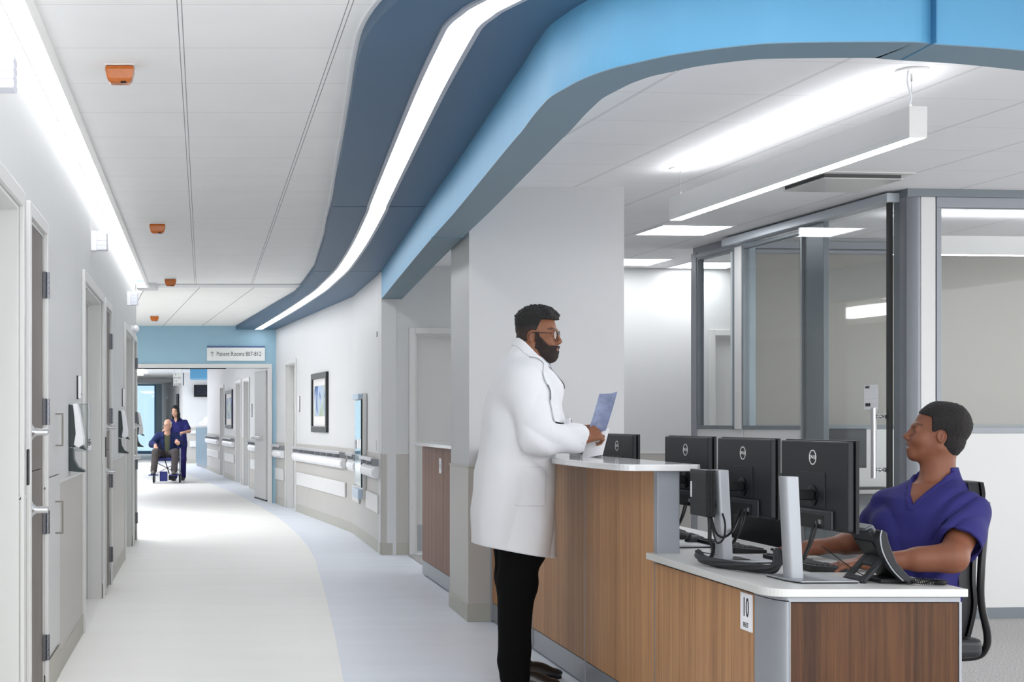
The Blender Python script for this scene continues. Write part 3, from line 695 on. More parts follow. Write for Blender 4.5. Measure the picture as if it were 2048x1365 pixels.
mb = MB(); mb.box(-0.05, -0.01, 0.03, 0.05, 1.25, 2.15, MW @ Matrix.Translation((10.6, 0, 0))); mb.box(0.6, 0.65, 0.03, 0.05, 1.25, 2.15, MW @ Matrix.Translation((10.6, 0, 0))); mb.box(-0.01, 0.6, 0.03, 0.04, 1.25, 2.15, MW @ Matrix.Translation((10.6, 0, 0)))
tag(mb.build('framed_picture', mat('far_frame', (30, 34, 44), 0.4)), 'narrow dark framed picture behind the standing nurse', 'picture')

# ------------------------------------------------------------------ far wall behind the nurse station (grid turned by TH)
MF = frame((1.69, 13.77), (1.69+8*math.cos(TH), 13.77+8*math.sin(TH)), left=False)
of = [(0.325, 1.30, 2.10), (3.28, 4.25, 2.10)]
wall_run('wall_back', MF, 8.0, of, m=wall_m, base='baseboard_back', trimname='trim_9')
r, lf = door_unit(MF, *of[0], leafn=-0.05)
mb = MB(); mb.box(0.36, 1.26, -0.051, -0.0495, 0.03, 0.28, MF); mb.build('kick_plate', alu_m, lf)
r, lf = door_unit(MF, *of[1], leafn=-0.05)
# structural column beside the counter
mb = MB(); mb.prism([(1.68, 9.17), (2.66, 9.17), (2.66, 9.9), (1.69, 9.9)], 0, 2.76); struct(mb.build('wall_column', mat('shaded_wall_paint', (196, 197, 198), 0.6)))  # wall paint darkened: shade from the beam is put into the colour
mb = MB(); mb.prism([(1.672, 9.162), (2.668, 9.162), (2.668, 9.905), (1.682, 9.905)], 0.11, 0.975); struct(mb.build('trim_10', wains_m, bevel=0.002))
mb = MB(); mb.prism([(1.666, 9.156), (2.674, 9.156), (2.674, 9.91), (1.676, 9.91)], 0.0, 0.112); mb.prism([(1.668, 9.158), (2.672, 9.158), (2.672, 9.908), (1.678, 9.908)], 0.972, 0.982); struct(mb.build('baseboard_column', base_m, bevel=0.002))

# ------------------------------------------------------------------ glazed office
C0 = (4.475, 9.23); A_ = Vector((-math.sin(TH), math.cos(TH), 0)); B_ = Vector((math.cos(TH), math.sin(TH), 0))
MA = frame(C0, (C0[0]+A_.x*4, C0[1]+A_.y*4), left=True)        # X = along A (away), Y = towards the nurse station (-X)
MB_ = frame(C0, (C0[0]+B_.x*4, C0[1]+B_.y*4), left=False)      # X = along B, Y = towards the camera
def sbox(name, M, x0, x1, y0, y1, z0, z1, m, parent=None, bevel=0.003):
    mb = MB(); mb.box(x0, x1, y0, y1, z0, z1, M); return mb.build(name, m, parent, bevel=bevel)
# side wall: low white panels, posts, header
for i, (a, b) in enumerate(((1.27, 2.24), (2.26, 3.14))):
    struct(sbox('wall_office', MA, a, b, -0.06, 0.0, 0.0, 1.205, whitep_m))
struct(sbox('trim_11', MA, 2.27, 2.385, -0.06, 0.012, 1.205, 2.66, whitep_m))
struct(sbox('trim_12', MA, 3.10, 3.20, -0.06, 0.012, 0.0, 2.70, frame_m))
struct(sbox('trim_13', MA, 0.985, 1.255, -0.02, 0.02, 0.0, 2.69, alud_m))
struct(sbox('trim_14', MA, 1.255, 1.275, -0.06, 0.04, 0.0, 2.69, alu_m))
struct(sbox('trim_15', MA, 0.0, 3.2, -0.07, -0.005, 2.69, 2.752, frame_m))
struct(sbox('trim_16', MA, 0.08, 2.46, -0.005, 0.085, 2.675, 2.735, mat('pale_aluminium', (190, 196, 203), 0.35, 0.3), bevel=0.004))
struct(sbox('trim_17', MA, 2.385, 3.12, -0.06, 0.01, 2.655, 2.692, alu_m))
for i, (a, b) in enumerate(((2.39, 3.09), (1.285, 2.26))):
    w = empty('window_%d' % (i+2), tuple(MA @ Vector(((a+b)/2, 0, 1.2)))); struct(w)
    mb = MB(); f = 0.022
    mb.box(a, b, -0.045, 0.008, 1.207, 1.235, MA); mb.box(a, b, -0.045, 0.008, 2.635, 2.66, MA); mb.box(a, a+f, -0.045, 0.008, 1.235, 2.635, MA); mb.box(b-f, b, -0.045, 0.008, 1.235, 2.635, MA)
    mb.build('window_frame', alud_m, w, bevel=0.002)
    mb = MB(); mb.box(a+f, b-f, -0.022, -0.016, 1.235, 2.635, MA); mb.build('window_pane', glass_m, w)
# sliding glass door
gd = empty('door_21', tuple(MA @ Vector((0.6, 0.05, 0)))); struct(gd)
mb = MB(); mb.box(0.125, 1.27, 0.045, 0.055, 0.02, 2.68, MA); gl = mb.build('door_leaf', glass_m, gd)
mb = MB(); mb.box(0.095, 0.125, 0.035, 0.062, 0.02, 2.68, MA); mb.build('edge_gasket', mat('gasket', (14, 16, 17), 0.5), gl)
mb = MB(); ha = MA @ Vector((0.36, 0.14, 0)); mb.cyl(MA @ Vector((0.145, 0.135, 0.90)), MA @ Vector((0.145, 0.135, 1.355)), 0.018, 16)
for z in (0.955, 1.30): mb.cyl(MA @ Vector((0.145, 0.135, z)), MA @ Vector((0.145, 0.055, z)), 0.008, 12); mb.cyl(MA @ Vector((0.145, 0.10, z)), MA @ Vector((0.145, 0.09, z)), 0.014, 12); mb.cyl(MA @ Vector((0.145, 0.065, z)), MA @ Vector((0.145, 0.055, z)), 0.016, 12)
mb.build('pull_handle', metal_m, gl, smooth=True)
for z0, z1, lb, tx in ((1.416, 1.507, 'upper white paper notice taped on the sliding glass door', 'NOTICE'), (1.345, 1.415, 'lower white paper notice on glass door, above the bar handle', '09009B')):
    r = empty('paper_notice', tuple(MA @ Vector((0.46, 0.06, z0)))); tag(r, lb, 'notice')
    mb = MB(); mb.box(0.23, 0.395, 0.0555, 0.0575, z0, z1, MA); mb.build('paper_sheet', white_m, r)
    o = MA @ Vector((0.378, 0.059, (z0+z1)/2+(0.03 if z0 > 1.39 else -0.005)))
    letter('lettering', tx, 0.022 if z0 > 1.39 else 0.032, basis(o, -A_, (0, 0, 1)), ink_m, r, sx=0.62, align='LEFT')
# corner posts and front
struct(sbox('trim_18', MA, 0.0, 0.145, -0.08, 0.0, 0.0, 2.70, alud_m))
struct(sbox('trim_19', MB_, 0.0, 0.095, -0.08, 0.0, 0.0, 2.70, frame_m))
struct(sbox('wall_office', MB_, 0.099, 0.197, -0.08, -0.002, 0.0, 2.70, whitep_m))
struct(sbox('trim_20', MB_, 0.0, 4.6, -0.09, 0.012, 2.70, 2.752, alud_m))
struct(sbox('wall_office', MB_, 0.201, 4.6, -0.07, -0.002, 0.07, 1.19, whitep_m))
struct(sbox('baseboard_office', MB_, 0.0, 4.6, -0.08, 0.006, 0.0, 0.075, alud_m))
w = empty('window_4', tuple(MB_ @ Vector((2.4, 0, 1.2)))); struct(w)
mb = MB(); f = 0.03
mb.box(0.203, 4.6, -0.06, 0.0, 1.192, 1.225, MB_); mb.box(0.203, 4.6, -0.06, 0.0, 2.635, 2.70, MB_); mb.box(0.203, 0.235, -0.06, 0.0, 1.225, 2.635, MB_); mb.box(4.55, 4.6, -0.06, 0, 1.225, 2.635, MB_)
mb.build('window_frame', frame_m, w, bevel=0.002)
mb = MB(); mb.box(0.235, 4.55, -0.03, -0.024, 1.225, 2.635, MB_); mb.build('window_pane', glass_m, w)
# inner back wall with roller shades
MI = frame((C0[0]+A_.x*2.42, C0[1]+A_.y*2.42), (C0[0]+A_.x*2.42+B_.x*5, C0[1]+A_.y*2.42+B_.y*5), left=False)
struct(sbox('wall_inner', MI, 0.0, 5.0, -0.06, 0.0, 0.0, 1.21, whitep_m))
struct(sbox('wall_inner', MI, 0.0, 5.0, -0.06, -0.03, 1.21, 2.76, wall_m))
struct(sbox('trim_21', MI, 0.0, 5.0, -0.03, 0.02, 2.66, 2.72, frame_m))
struct(sbox('trim_22', MI, 0.0, 0.17, -0.03, 0.03, 0.0, 2.70, mat('blue_grey_post', (150, 164, 172), 0.4, 0.2)))
struct(sbox('trim_23', MI, -0.02, 5.0, -0.02, 0.008, 1.205, 1.225, alud_m))
for a, b, lb in ((0.18, 2.55, 'grey roller shade lowered behind the sliding glass door'), (2.57, 4.95, 'grey roller shade lowered at right, behind the seated man')):
    r = empty('roller_shade', tuple(MI @ Vector(((a+b)/2, 0, 1.22)))); tag(r, lb, 'window shade')
    mb = MB(); mb.box(a, b, -0.012, -0.008, 1.235, 2.62, MI); mb.build('fabric', shade_m, r)
    mb = MB(); mb.box(a, b, -0.02, 0.0, 1.222, 1.24, MI); mb.build('bottom_rail', alud_m, r)
    mb = MB(); mb.cyl(MI @ Vector((a, -0.005, 2.64)), MI @ Vector((b, -0.005, 2.64)), 0.022, 12); mb.build('roller', frame_m, r)
struct(sbox('trim_24', MA, 2.62, 2.78, -0.75, -0.60, 0.0, 2.62, alud_m))
# desk and screen inside the office
r = empty('office_desk', tuple(MI @ Vector((1.0, 0.3, 0)))); tag(r, 'white desk inside the glazed office, behind the glass door', 'desk')
sbox('desk_top', MI, 0.2, 2.6, 0.02, 0.62, 0.712, 0.737, desk_m, r); sbox('side_panel', MI, 0.2, 0.23, 0.04, 0.6, 0.0, 0.712, frame_m, r); sbox('side_panel', MI, 2.57, 2.6, 0.04, 0.6, 0.0, 0.712, frame_m, r)
sbox('modesty_panel', MI, 0.23, 2.57, 0.5, 0.52, 0.1, 0.70, mat('dark_grey_panel', (112, 114, 118), 0.5), r)
r = empty('wall_screen', tuple(MI @ Vector((0.6, 0.1, 0.8)))); tag(r, 'dark computer screen seen through the sliding glass door', 'monitor')
sbox('bezel', MI, 0.56, 1.045, 0.10, 0.13, 0.895, 1.21, black_m, r, 0.004); sbox('screen', MI, 0.572, 1.033, 0.131, 0.133, 0.915, 1.198, mat('blue_black_screen', (10, 16, 36), 0.35, var=0.6, vscale=(9, 9, 9)), r, 0)
mb = MB(); mb.cyl(MI @ Vector((0.80, 0.09, 0.74)), MI @ Vector((0.80, 0.09, 1.0)), 0.015); mb.box(0.68, 0.92, 0.04, 0.22, 0.738, 0.748, MI); mb.build('monitor_stand', dgrey_m, r)
r = empty('keyboard', tuple(MI @ Vector((0.9, 0.4, 0.74)))); tag(r, 'black keyboard on the desk inside the glazed office', 'keyboard')
sbox('key_base', MI, 0.58, 1.05, 0.36, 0.5, 0.738, 0.752, black_m, r); sbox('keys', MI, 0.60, 1.03, 0.375, 0.485, 0.752, 0.757, dgrey_m, r, 0)

# ------------------------------------------------------------------ lights over the station
def pendant(o, d, L, z0, z1, w, cables, label, cable_z=2.748):
    """linear pendant from o along d"""
    d = Vector(d).normalized(); n = Vector((d.y, -d.x, 0)); M = Matrix.Identity(4)
    for i in range(3): M[i][0] = d[i]; M[i][1] = n[i]; M[i][2] = (0, 0, 1)[i]; M[i][3] = (o[0], o[1], 0)[i]
    r = empty('pendant_light', (o[0]+d.x*L/2, o[1]+d.y*L/2, z0)); tag(r, label, 'pendant light')
    mb = MB(); t = 0.004
    mb.box(0, L, 0, t, z0, z1, M); mb.box(0, L, w-t, w, z0, z1, M); mb.box(0, t, t, w-t, z0, z1, M); mb.box(L-t, L, t, w-t, z0, z1, M); mb.box(t, L-t, t, w-t, (z0+z1)/2-0.01, (z0+z1)/2+0.01, M)
    mb.box(0, L, -0.001, 0, z0+0.022, z0+0.0235, M)
    mb.build('housing', plate_m, r)
    mb = MB(); mb.box(t, L-t, t, w-t, z0+0.001, z0+0.004, M); mb.build('diffuser', pend_m, r)
    mb = MB(); mb.box(0.03, L-0.03, t+0.008, w-t-0.008, z1-0.03, z1-0.025, M); mb.build('uplight_diffuser', pendup_m, r)
    for s in cables:
        mb = MB(); c = M @ Vector((s, w/2, 0)); mb.cyl((c.x, c.y, z1+0.02), (c.x, c.y, 2.73), 0.0012, 6); mb.cyl((c.x, c.y, 2.70), (c.x, c.y, 2.735), 0.004, 8); mb.cyl((c.x, c.y, z1+0.018), (c.x, c.y, z1+0.05), 0.003, 8)
        for q in (-0.03, 0.03): mb.cyl((c.x, c.y, z1+0.02), tuple(M @ Vector((s+q, w/2-0.02 if q < 0 else w/2+0.02, z1))), 0.001, 6)
        mb.build('suspension_cable', metal_m, r)
        mb = MB(); mb.lathe((c.x, c.y, 2.749), (0, 0, -1), [(0, 0.065), (0.008, 0.065), (0.016, 0.05)], 24); mb.build('ceiling_canopy', plate_m, r, smooth=True)
    return M, r
dA = A_
Mp, pr = pendant((2.95, 6.06), (2.745-2.95, 8.55-6.06, 0), 2.50, 2.453, 2.585, 0.078, (0.05, 2.42), 'white linear pendant light hanging over the nurse station desk')
mb = MB(); c = Mp @ Vector((0.02, 0.01, 0)); mb.tube(spline([(c.x, c.y, 2.575), (c.x+0.008, c.y, 2.63), (c.x-0.006, c.y, 2.69), (c.x-0.002, c.y, 2.748)], 6), 0.0045, 8); mb.build('power_cord', white_m, pr, smooth=True)
pendant(tuple(MB_ @ Vector((0.52, -1.05, 0)))[:2], B_, 2.5, 2.453, 2.585, 0.078, (0.05, 2.42), 'white linear pendant light inside the glazed office, seen through the window')
def troffer(a0, b0, sa, sb, label):
    o = B_*b0+A_*a0; M = Matrix.Identity(4)
    for i in range(3): M[i][0] = B_[i]; M[i][1] = A_[i]; M[i][2] = (0, 0, 1)[i]; M[i][3] = (o.x, o.y, 0)[i]
    r = empty('ceiling_panel_light', (o.x, o.y, 2.74)); tag(r, label, 'ceiling light')
    mb = MB(); f = 0.02
    mb.box(0, sb, 0, f, 2.743, 2.7495, M); mb.box(0, sb, sa-f, sa, 2.743, 2.7495, M); mb.box(0, f, f, sa-f, 2.743, 2.7495, M); mb.box(sb-f, sb, f, sa-f, 2.743, 2.7495, M); mb.build('light_trim', white_m, r)
    mb = MB(); mb.box(f, sb-f, f, sa-f, 2.746, 2.749, M); mb.build('diffuser', trof_m, r)
    return M
def ab(u, v): # grid coordinates of a ceiling spot
    Y = FPX*(ZC-EYE)/(V0-v); X = (u-U0)*Y/FPX; return X*B_.x+Y*B_.y, X*A_.x+Y*A_.y
b1, a1 = ab(1325, 449); troffer(a1, b1, 0.58, 0.58, 'square recessed ceiling light beyond the far end of the pendant')
b2, a2 = ab(1225, 516); troffer(a2, b2, 0.58, 0.58, 'square recessed ceiling light partly behind the white column')
b3, a3 = ab(1380, 523); troffer(a3, b3, 0.55, 0.60, 'square recessed ceiling light seen through the first office pane')
# supply air diffuser
b4, a4 = ab(1640, 342); o = B_*b4+A_*a4
Mv = Matrix.Identity(4)
for i in range(3): Mv[i][0] = B_[i]; Mv[i][1] = A_[i]; Mv[i][2] = (0, 0, 1)[i]; Mv[i][3] = (o.x, o.y, 0)[i]
vr = empty('ceiling_air_diffuser', (o.x, o.y, 2.73)); tag(vr, 'square plaque air diffuser in the ceiling behind the pendant light', 'air vent')
mb = MB(); mb.box(0.0, 0.60, 0, 0.60, 2.744, 2.749, Mv); mb.build('vent_frame', plate_m, vr)
mb = MB(); mb.box(0.05, 0.55, 0.05, 0.55, 2.715, 2.722, Mv); mb.build('vent_plate', mat('plaque', (205, 205, 204), 0.25), vr, bevel=0.004)
mb = MB(); mb.box(0.06, 0.54, 0.06, 0.54, 2.722, 2.744, Mv); mb.build('vent_throat', mat('vent_dark', (70, 72, 74), 0.6), vr)
sp = empty('ceiling_speaker', (2.85, 10.75, 2.74)); tag(sp, 'round white ceiling speaker beside the white column', 'speaker')
mb = MB(); mb.lathe((2.86, 10.72, 2.749), (0, 0, -1), [(0, 0.15), (0.012, 0.15), (0.018, 0.135)], 32); mb.build('speaker_ring', plate_m, sp, smooth=True)
mb = MB(); mb.lathe((2.86, 10.72, 2.731), (0, 0, -1), [(0, 0.11), (0.003, 0.10)], 32); mb.build('speaker_grille', mat('grille', (188, 188, 188), 0.6, bump=0.5, bscale=600), sp, smooth=True)
# amber strobes in the corridor ceiling
def strobe(x, y, label, s=1.0):
    r = empty('ceiling_strobe', (x, y, 2.67)); tag(r, label, 'strobe light', 'orange strobe lights on the corridor ceiling')
    mb = MB(); mb.box(x-0.062, x+0.062, y-0.045, y+0.045, 2.742, 2.7495); mb.build('mount_plate', plate_m, r, bevel=0.002)
    V = []; 
    for z, a, b in ((2.742, 0.058, 0.042), (2.725, 0.060, 0.043), (2.69, 0.052, 0.036), (2.672, 0.040, 0.026)):
        V += [(x-a, y-b, z), (x+a, y-b, z), (x+a, y+b, z), (x-a, y+b, z)]
    F = [(3, 2, 1, 0), (12, 13, 14, 15)]+[(k*4+i, k*4+(i+1) % 4, k*4+4+(i+1) % 4, k*4+4+i) for k in range(3) for i in range(4)]
    mb = MB(); mb.add(V, F); mb.build('lens', amber_m, r, bevel=0.007, seg=3)
    mb = MB(); mb.box(x+0.005, x+0.028, y-0.034, y-0.028, 2.670, 2.677); mb.build('test_button', black_m, r)
strobe(-0.348, 6.04, 'largest and nearest orange strobe light on the corridor ceiling')
strobe(-0.345, 10.85, 'second orange strobe light along the corridor ceiling')
strobe(-0.343, 15.05, 'third orange strobe light, just before the ceiling bulkhead')
strobe(-0.686, 20.3, 'farthest orange strobe light near the pale blue wall')

# ------------------------------------------------------------------ the nurse station counter
ct = empty('nurse_station_counter', (1.9, 7.5, 0)); tag(ct, 'long tall reception counter with walnut panels the standing doctor leans on', 'counter')
seams = [5.865, 6.34, 7.02, 7.72, 8.43, 9.14]
seams = [5.85, 6.92, 8.02, 9.14]
for i in range(3):
    mb = MB(); mb.box(1.82, 1.838, seams[i]+0.002, seams[i+1]-0.002, 0.125, 1.067); mb.build('wood_panel', wood_m, ct, bevel=0.0015)
mb = MB(); [mb.box(1.8185, 1.8379, y-0.0019, y+0.0019, 0.01, 1.067) for y in seams[:3]]; mb.build('seam_strip', alu_m, ct)
mb = MB(); mb.box(1.838, 1.90, 5.85, 9.15, 0.0, 1.066); mb.build('counter_core', frame_m, ct)
mb = MB()
for i in range(3): mb.box(1.823, 1.838, seams[i]+0.002, seams[i+1]-0.002, 0.012, 0.120)
mb.build('kick_plate', alu_m, ct)
mb = MB(); mb.box(1.815, 1.905, 5.80, 5.849, 0.728, 1.067); mb.build('end_post', frame_m, ct, bevel=0.003)
mb = MB(); mb.box(1.812, 1.84, 9.14, 9.156, 0.0, 1.067); mb.build('end_strip', alu_m, ct, bevel=0.003)
slabP = [(1.668, 5.745), (1.682, 5.731), (1.705, 5.724), (1.95, 5.72), (1.965, 5.735), (1.965, 9.14), (1.755, 9.16), (1.75, 9.14), (1.735, 8.2), (1.715, 7.5), (1.70, 7.02), (1.675, 6.93), (1.628, 6.78), (1.62, 6.5), (1.625, 6.2), (1.638, 5.95), (1.650, 5.81), (1.657, 5.768)]
mb = MB(); mb.prism(slabP, 1.069, 1.096); mb.build('counter_top', slab_m, ct, bevel=0.004, seg=3)
# small counter beyond the column, on the same line
c2 = empty('side_counter', (1.9, 11, 0)); tag(c2, 'small brown wood counter with white top beyond the white column', 'counter')
mb = MB(); mb.box(1.81, 1.83, 10.95, 12.0, 0.125, 1.067); mb.box(1.81, 1.83, 9.93, 10.945, 0.125, 1.067); mb.build('wood_panel', woodp_m, c2, bevel=0.0015)
mb = MB(); mb.box(1.83, 2.05, 9.93, 12.0, 0.0, 1.066); mb.build('counter_core', frame_m, c2)
mb = MB(); mb.box(1.812, 1.83, 9.93, 12.0, 0.012, 0.122); mb.build('kick_plate', alu_m, c2)
mb = MB(); mb.box(1.752, 2.15, 9.93, 12.25, 1.069, 1.096); mb.build('counter_top', slab_m, c2, bevel=0.004)
r = empty('label_plate', (1.8, 11, 0.9)); tag(r, 'small white printed strip on the brown side counter', 'label')
mb = MB(); mb.box(1.806, 1.81, 11.02, 11.12, 0.87, 0.985); mb.build('plate_face', white_m, r)
letter('lettering', '6 FEET', 0.024, basis((1.8055, 11.07, 0.93), (0, 0, -1), (0, -1, 0)), ink_m, r, sx=0.8)

# low desk
dk = empty('nurse_station_desk', (2.1, 5.2, 0)); tag(dk, 'low nurse station desk with pale top, walnut panels and rounded grey corner', 'desk')
def rounded(x0, x1, y0, y1, r, n=8):
    P = [(x1, y0), (x1, y1), (x0, y1)]
    c = (x0+r, y0+r)
    for k in range(n+1):
        a = math.pi+math.pi/2*k/n; P.append((c[0]+r*math.cos(a), c[1]+r*math.sin(a)))
    return P
topP = [(2.412, 4.572), (2.415, 9.1), (1.905, 9.1), (1.905, 5.86), (1.783, 5.845)]+[(1.778+0.07+0.07*math.cos(math.pi+math.pi/2*k/10), 4.568+0.09+0.09*math.sin(math.pi+math.pi/2*k/10)) for k in range(11)]
mb = MB(); mb.prism(topP, 0.711, 0.737); mb.build('desk_top', desk_m, dk, bevel=0.003, seg=3)
mb = MB(); mb.box(1.82, 1.838, 4.80, 5.846, 0.012, 0.695); mb.build('wood_panel', wood_m, dk, bevel=0.0015)
mb = MB(); mb.box(1.860, 2.395, 4.60, 4.618, 0.012, 0.690); mb.build('wood_panel', woodd_m, dk, bevel=0.0015)
mb = MB(); cx, cy = 1.857, 4.76
P = [(cx+0.037*math.cos(math.pi+math.pi/2*k/14), cy+0.16*math.sin(math.pi+math.pi/2*k/14)) for k in range(15)]
mb.prism([(1.857, 4.79), (1.82, 4.79)]+P, 0.0, 0.693); mb.build('corner_post', alu_m, dk, smooth=True)
mb = MB(); mb.box(1.817, 1.835, 4.79, 5.846, 0.699, 0.7075); mb.box(1.857, 2.40, 4.597, 4.62, 0.693, 0.7075); mb.box(2.396, 2.404, 4.597, 4.625, 0.0, 0.693); mb.box(1.857, 1.8605, 4.595, 4.62, 0.0, 0.693)
P2 = [(cx+0.041*math.cos(math.pi+math.pi/2*k/14), cy+0.164*math.sin(math.pi+math.pi/2*k/14)) for k in range(15)]
mb.prism([(1.857, 4.79), (1.816, 4.79)]+P2, 0.697, 0.7075); mb.build('edge_trim', alu_m, dk)
mb = MB(); mb.box(2.35, 2.38, 4.63, 5.0, 0.0, 0.705); mb.box(1.845, 1.88, 4.8, 5.8, 0.0, 0.705); mb.box(2.3, 2.38, 8.9, 9.0, 0, 0.705); mb.box(2.3, 2.38, 6.9, 6.95, 0, 0.705); mb.build('desk_support', frame_m, dk)
# ten feet sign
fs = empty('distance_sign', (1.81, 4.9, 0.6)); tag(fs, 'white 10 FEET sign on the walnut panel by the grey corner post', 'sign')
mb = MB(); mb.box(1.816, 1.82, 4.805, 4.905, 0.565, 0.69); mb.build('sign_face', white_m, fs)
Ms = basis((1.8155, 4.855, 0.64), (0, -1, 0), (0, 0, 1))
letter('lettering', '10', 0.092, Ms, ink_m, fs, sx=0.62)
letter('lettering', 'FEET', 0.023, basis((1.8155, 4.855, 0.583), (0, -1, 0), (0, 0, 1)), ink_m, fs, sx=0.8, spacing=1.25)

# ------------------------------------------------------------------ monitors
def make_monitor():
    r = empty('computer_monitor', (0, 0, 0))
    # local: back faces -X, width along Y (0 at the near edge), bottom of the desk at z=0
    w, h, z0 = 0.51, 0.305, 0.161
    mb = MB(); mb.box(0.0, 0.012, 0, w, z0, z0+h); mb.build('bezel', black_m, r, world=False, bevel=0.002)
    mb = MB(); mb.box(-0.022, 0.0, 0.008, w-0.008, z0+0.006, z0+h-0.004); bs = mb.build('back_shell', dgrey_m, r, world=False, bevel=0.006)
    mb = MB(); mb.box(-0.0255, -0.022, 0.165, 0.335, z0+0.075, z0+0.195); mb.build('rear_hump', dgrey_m, r, world=False, bevel=0.002)
    mb = MB(); mb.box(-0.034, -0.022, 0.10, 0.41, z0+0.004, z0+0.070); mb.build('port_cover', mat('dark_shell', (40, 42, 46), 0.45), r, world=False, bevel=0.006)
    mb = MB(); mb.box(0.012, 0.0125, 0.008, w-0.008, z0+0.015, z0+h-0.008); mb.build('screen', screen_m, r, world=False)
    mb = MB(); mb.box(-0.0355, -0.0338, 0.15, 0.36, z0+0.008, z0+0.052)
    mb.build('port_recess', mat('port_black', (12, 12, 13), 0.5), r, world=False)
    mb = MB(); mb.box(-0.038, -0.0355, 0.17, 0.182, z0+0.022, z0+0.037); mb.box(-0.038, -0.0355, 0.20, 0.206, z0+0.02, z0+0.03); mb.build('connector', metal_m, r, world=False)
    lg = MB(); n = 40; c = (w/2, z0+0.245)
    V = []
    for k in range(n):
        a = 2*math.pi*k/n
        for rr in (0.0225, 0.0255):
            for x in (-0.0235, -0.022): V.append((x, c[0]+rr*math.cos(a), c[1]+rr*math.sin(a)))
    F = []
    for k in range(n):
        a, b = k*4, ((k+1) % n)*4
        F += [(a, b, b+2, a+2), (a+1, a+3, b+3, b+1), (a, a+1, b+1, b), (a+2, b+2, b+3, a+3)]
    lg.add(V, F); lg.build('logo_ring', plate_m, r, world=False)
    Vt, Ft = text_mesh('D   LL', 0.019, sx=1.0); M = basis((-0.0225, c[0], c[1]), (0, -1, 0), (0, 0, 1))
    link_mesh('lettering', [tuple(M @ Vector(v)) for v in Vt], Ft, plate_m, r, world=False)
    Vt, Ft = text_mesh('E', 0.017, sx=1.0); M = M @ Matrix.Translation((-0.0035, 0.001, 0.0)) @ Matrix.Rotation(math.radians(38), 4, 'Z')
    link_mesh('lettering', [tuple(M @ Vector(v)) for v in Vt], Ft, plate_m, r, world=False)
    mb = MB(); mb.lathe((-0.0255, w/2-0.01, z0+0.115), (-1, 0, 0), [(0, 0.036), (0.006, 0.036), (0.010, 0.026), (0.010, 0.012)], 28); mb.build('pivot_disc', black_m, r, world=False, smooth=True)
    mb = MB(); mb.box(-0.125, -0.035, w/2-0.045, w/2-0.015, z0+0.10, z0+0.135); mb.build('stand_arm', black_m, r, world=False, bevel=0.004)
    # riser and foot
    P = []
    for k in range(9):
        a = math.pi/2+math.pi*k/8; P.append((-0.155+0.02*math.cos(a), 0.0+0.030*math.sin(a)))
    P = [(-0.125, -0.030), (-0.125, 0.030)]+P
    mb = MB(); yb = w/2-0.12
    mb.prism([(p[0]-0.005, p[1]+yb) for p in P], 0.008, 0.345); mb.V = [(v[0]+(0.345-v[2])*0.05-0.012, v[1], v[2]) for v in mb.V]; mb.build('stand_riser', alu_m, r, world=False, smooth=True)
    mb = MB(); mb.prism([(-0.19, yb-0.04), (-0.17, yb-0.115), (0.02, yb-0.115), (0.02, yb+0.13), (-0.19, yb+0.11)], 0.0035, 0.009); mb.build('stand_foot', alu_m, r, world=False, bevel=0.002)
    mb = MB(); mb.prism([(-0.188, yb-0.038), (-0.168, yb-0.112), (0.018, yb-0.112), (0.018, yb+0.128), (-0.188, yb+0.108)], 0.0, 0.0035); mb.build('foot_pad', black_m, r, world=False)
    mb = MB()
    mb.tube(spline([(-0.037, 0.19, z0+0.03), (-0.055, 0.185, z0-0.03), (-0.09, 0.17, z0-0.09), (-0.11, 0.15, 0.06), (-0.125, 0.14, 0.03)], 6), 0.0035, 6)
    mb.tube(spline([(-0.037, 0.215, z0+0.03), (-0.06, 0.20, z0-0.04), (-0.10, 0.17, z0-0.10), (-0.125, 0.145, 0.04)], 6), 0.004, 6)
    mb.build('video_cable', black_m, r, world=False, smooth=True)
    return r
mon0 = make_monitor()
mlabels = ['nearest computer monitor, seen from behind, beside the seated man', 'second monitor from behind, the one with a mini computer on its stand', 'third monitor from behind, partly hidden by the mini computer',
           'monitor from behind rising above the white counter top, right of the papers', 'farthest monitor from behind, beside the hand of the standing doctor']
for i, (x, y, rz) in enumerate(((2.115, 4.70, 0.045), (2.125, 5.365, 0.05), (2.125, 6.035, 0.05), (2.115, 7.06, 0.03), (2.115, 7.74, 0.03))):
    m_ = mon0 if i == 0 else copy_tree(mon0)
    m_.location = (x, y, 0.7375); m_.rotation_euler = (0, 0, rz); tag(m_, mlabels[i], 'monitor', 'row of monitors on the nurse station desk')
# mini computer clamped to the second riser
r = empty('mini_computer', (1.9, 5.54, 0.9)); tag(r, 'black mini computer with vents clamped behind the second monitor stand', 'computer')
mb = MB(); mb.box(1.886, 1.9215, 5.44, 5.622, 0.906, 1.083); mb.build('computer_case', black_m, r, bevel=0.003)
mb = MB()
for i in range(13):
    for j in range(3): 
        z = 0.915+i*0.0125; x = 1.8895+j*0.0105
        mb.box(x, x+0.0075, 5.437, 5.44, z, z+0.007)
mb.build('vent_grille', mat('vent_slot', (6, 6, 7), 0.7), r)
mb = MB(); mb.box(1.8845, 1.886, 5.600, 5.612, 0.975, 1.035); mb.build('label_strip', white_m, r)
mb = MB()
for z in (0.955, 1.045): mb.cyl((1.9215, 5.50, z), (1.958, 5.50, z), 0.006, 10); mb.box(1.935, 1.96, 5.475, 5.49, z-0.015, z+0.015)
mb.build('mount_clamp', black_m, r)
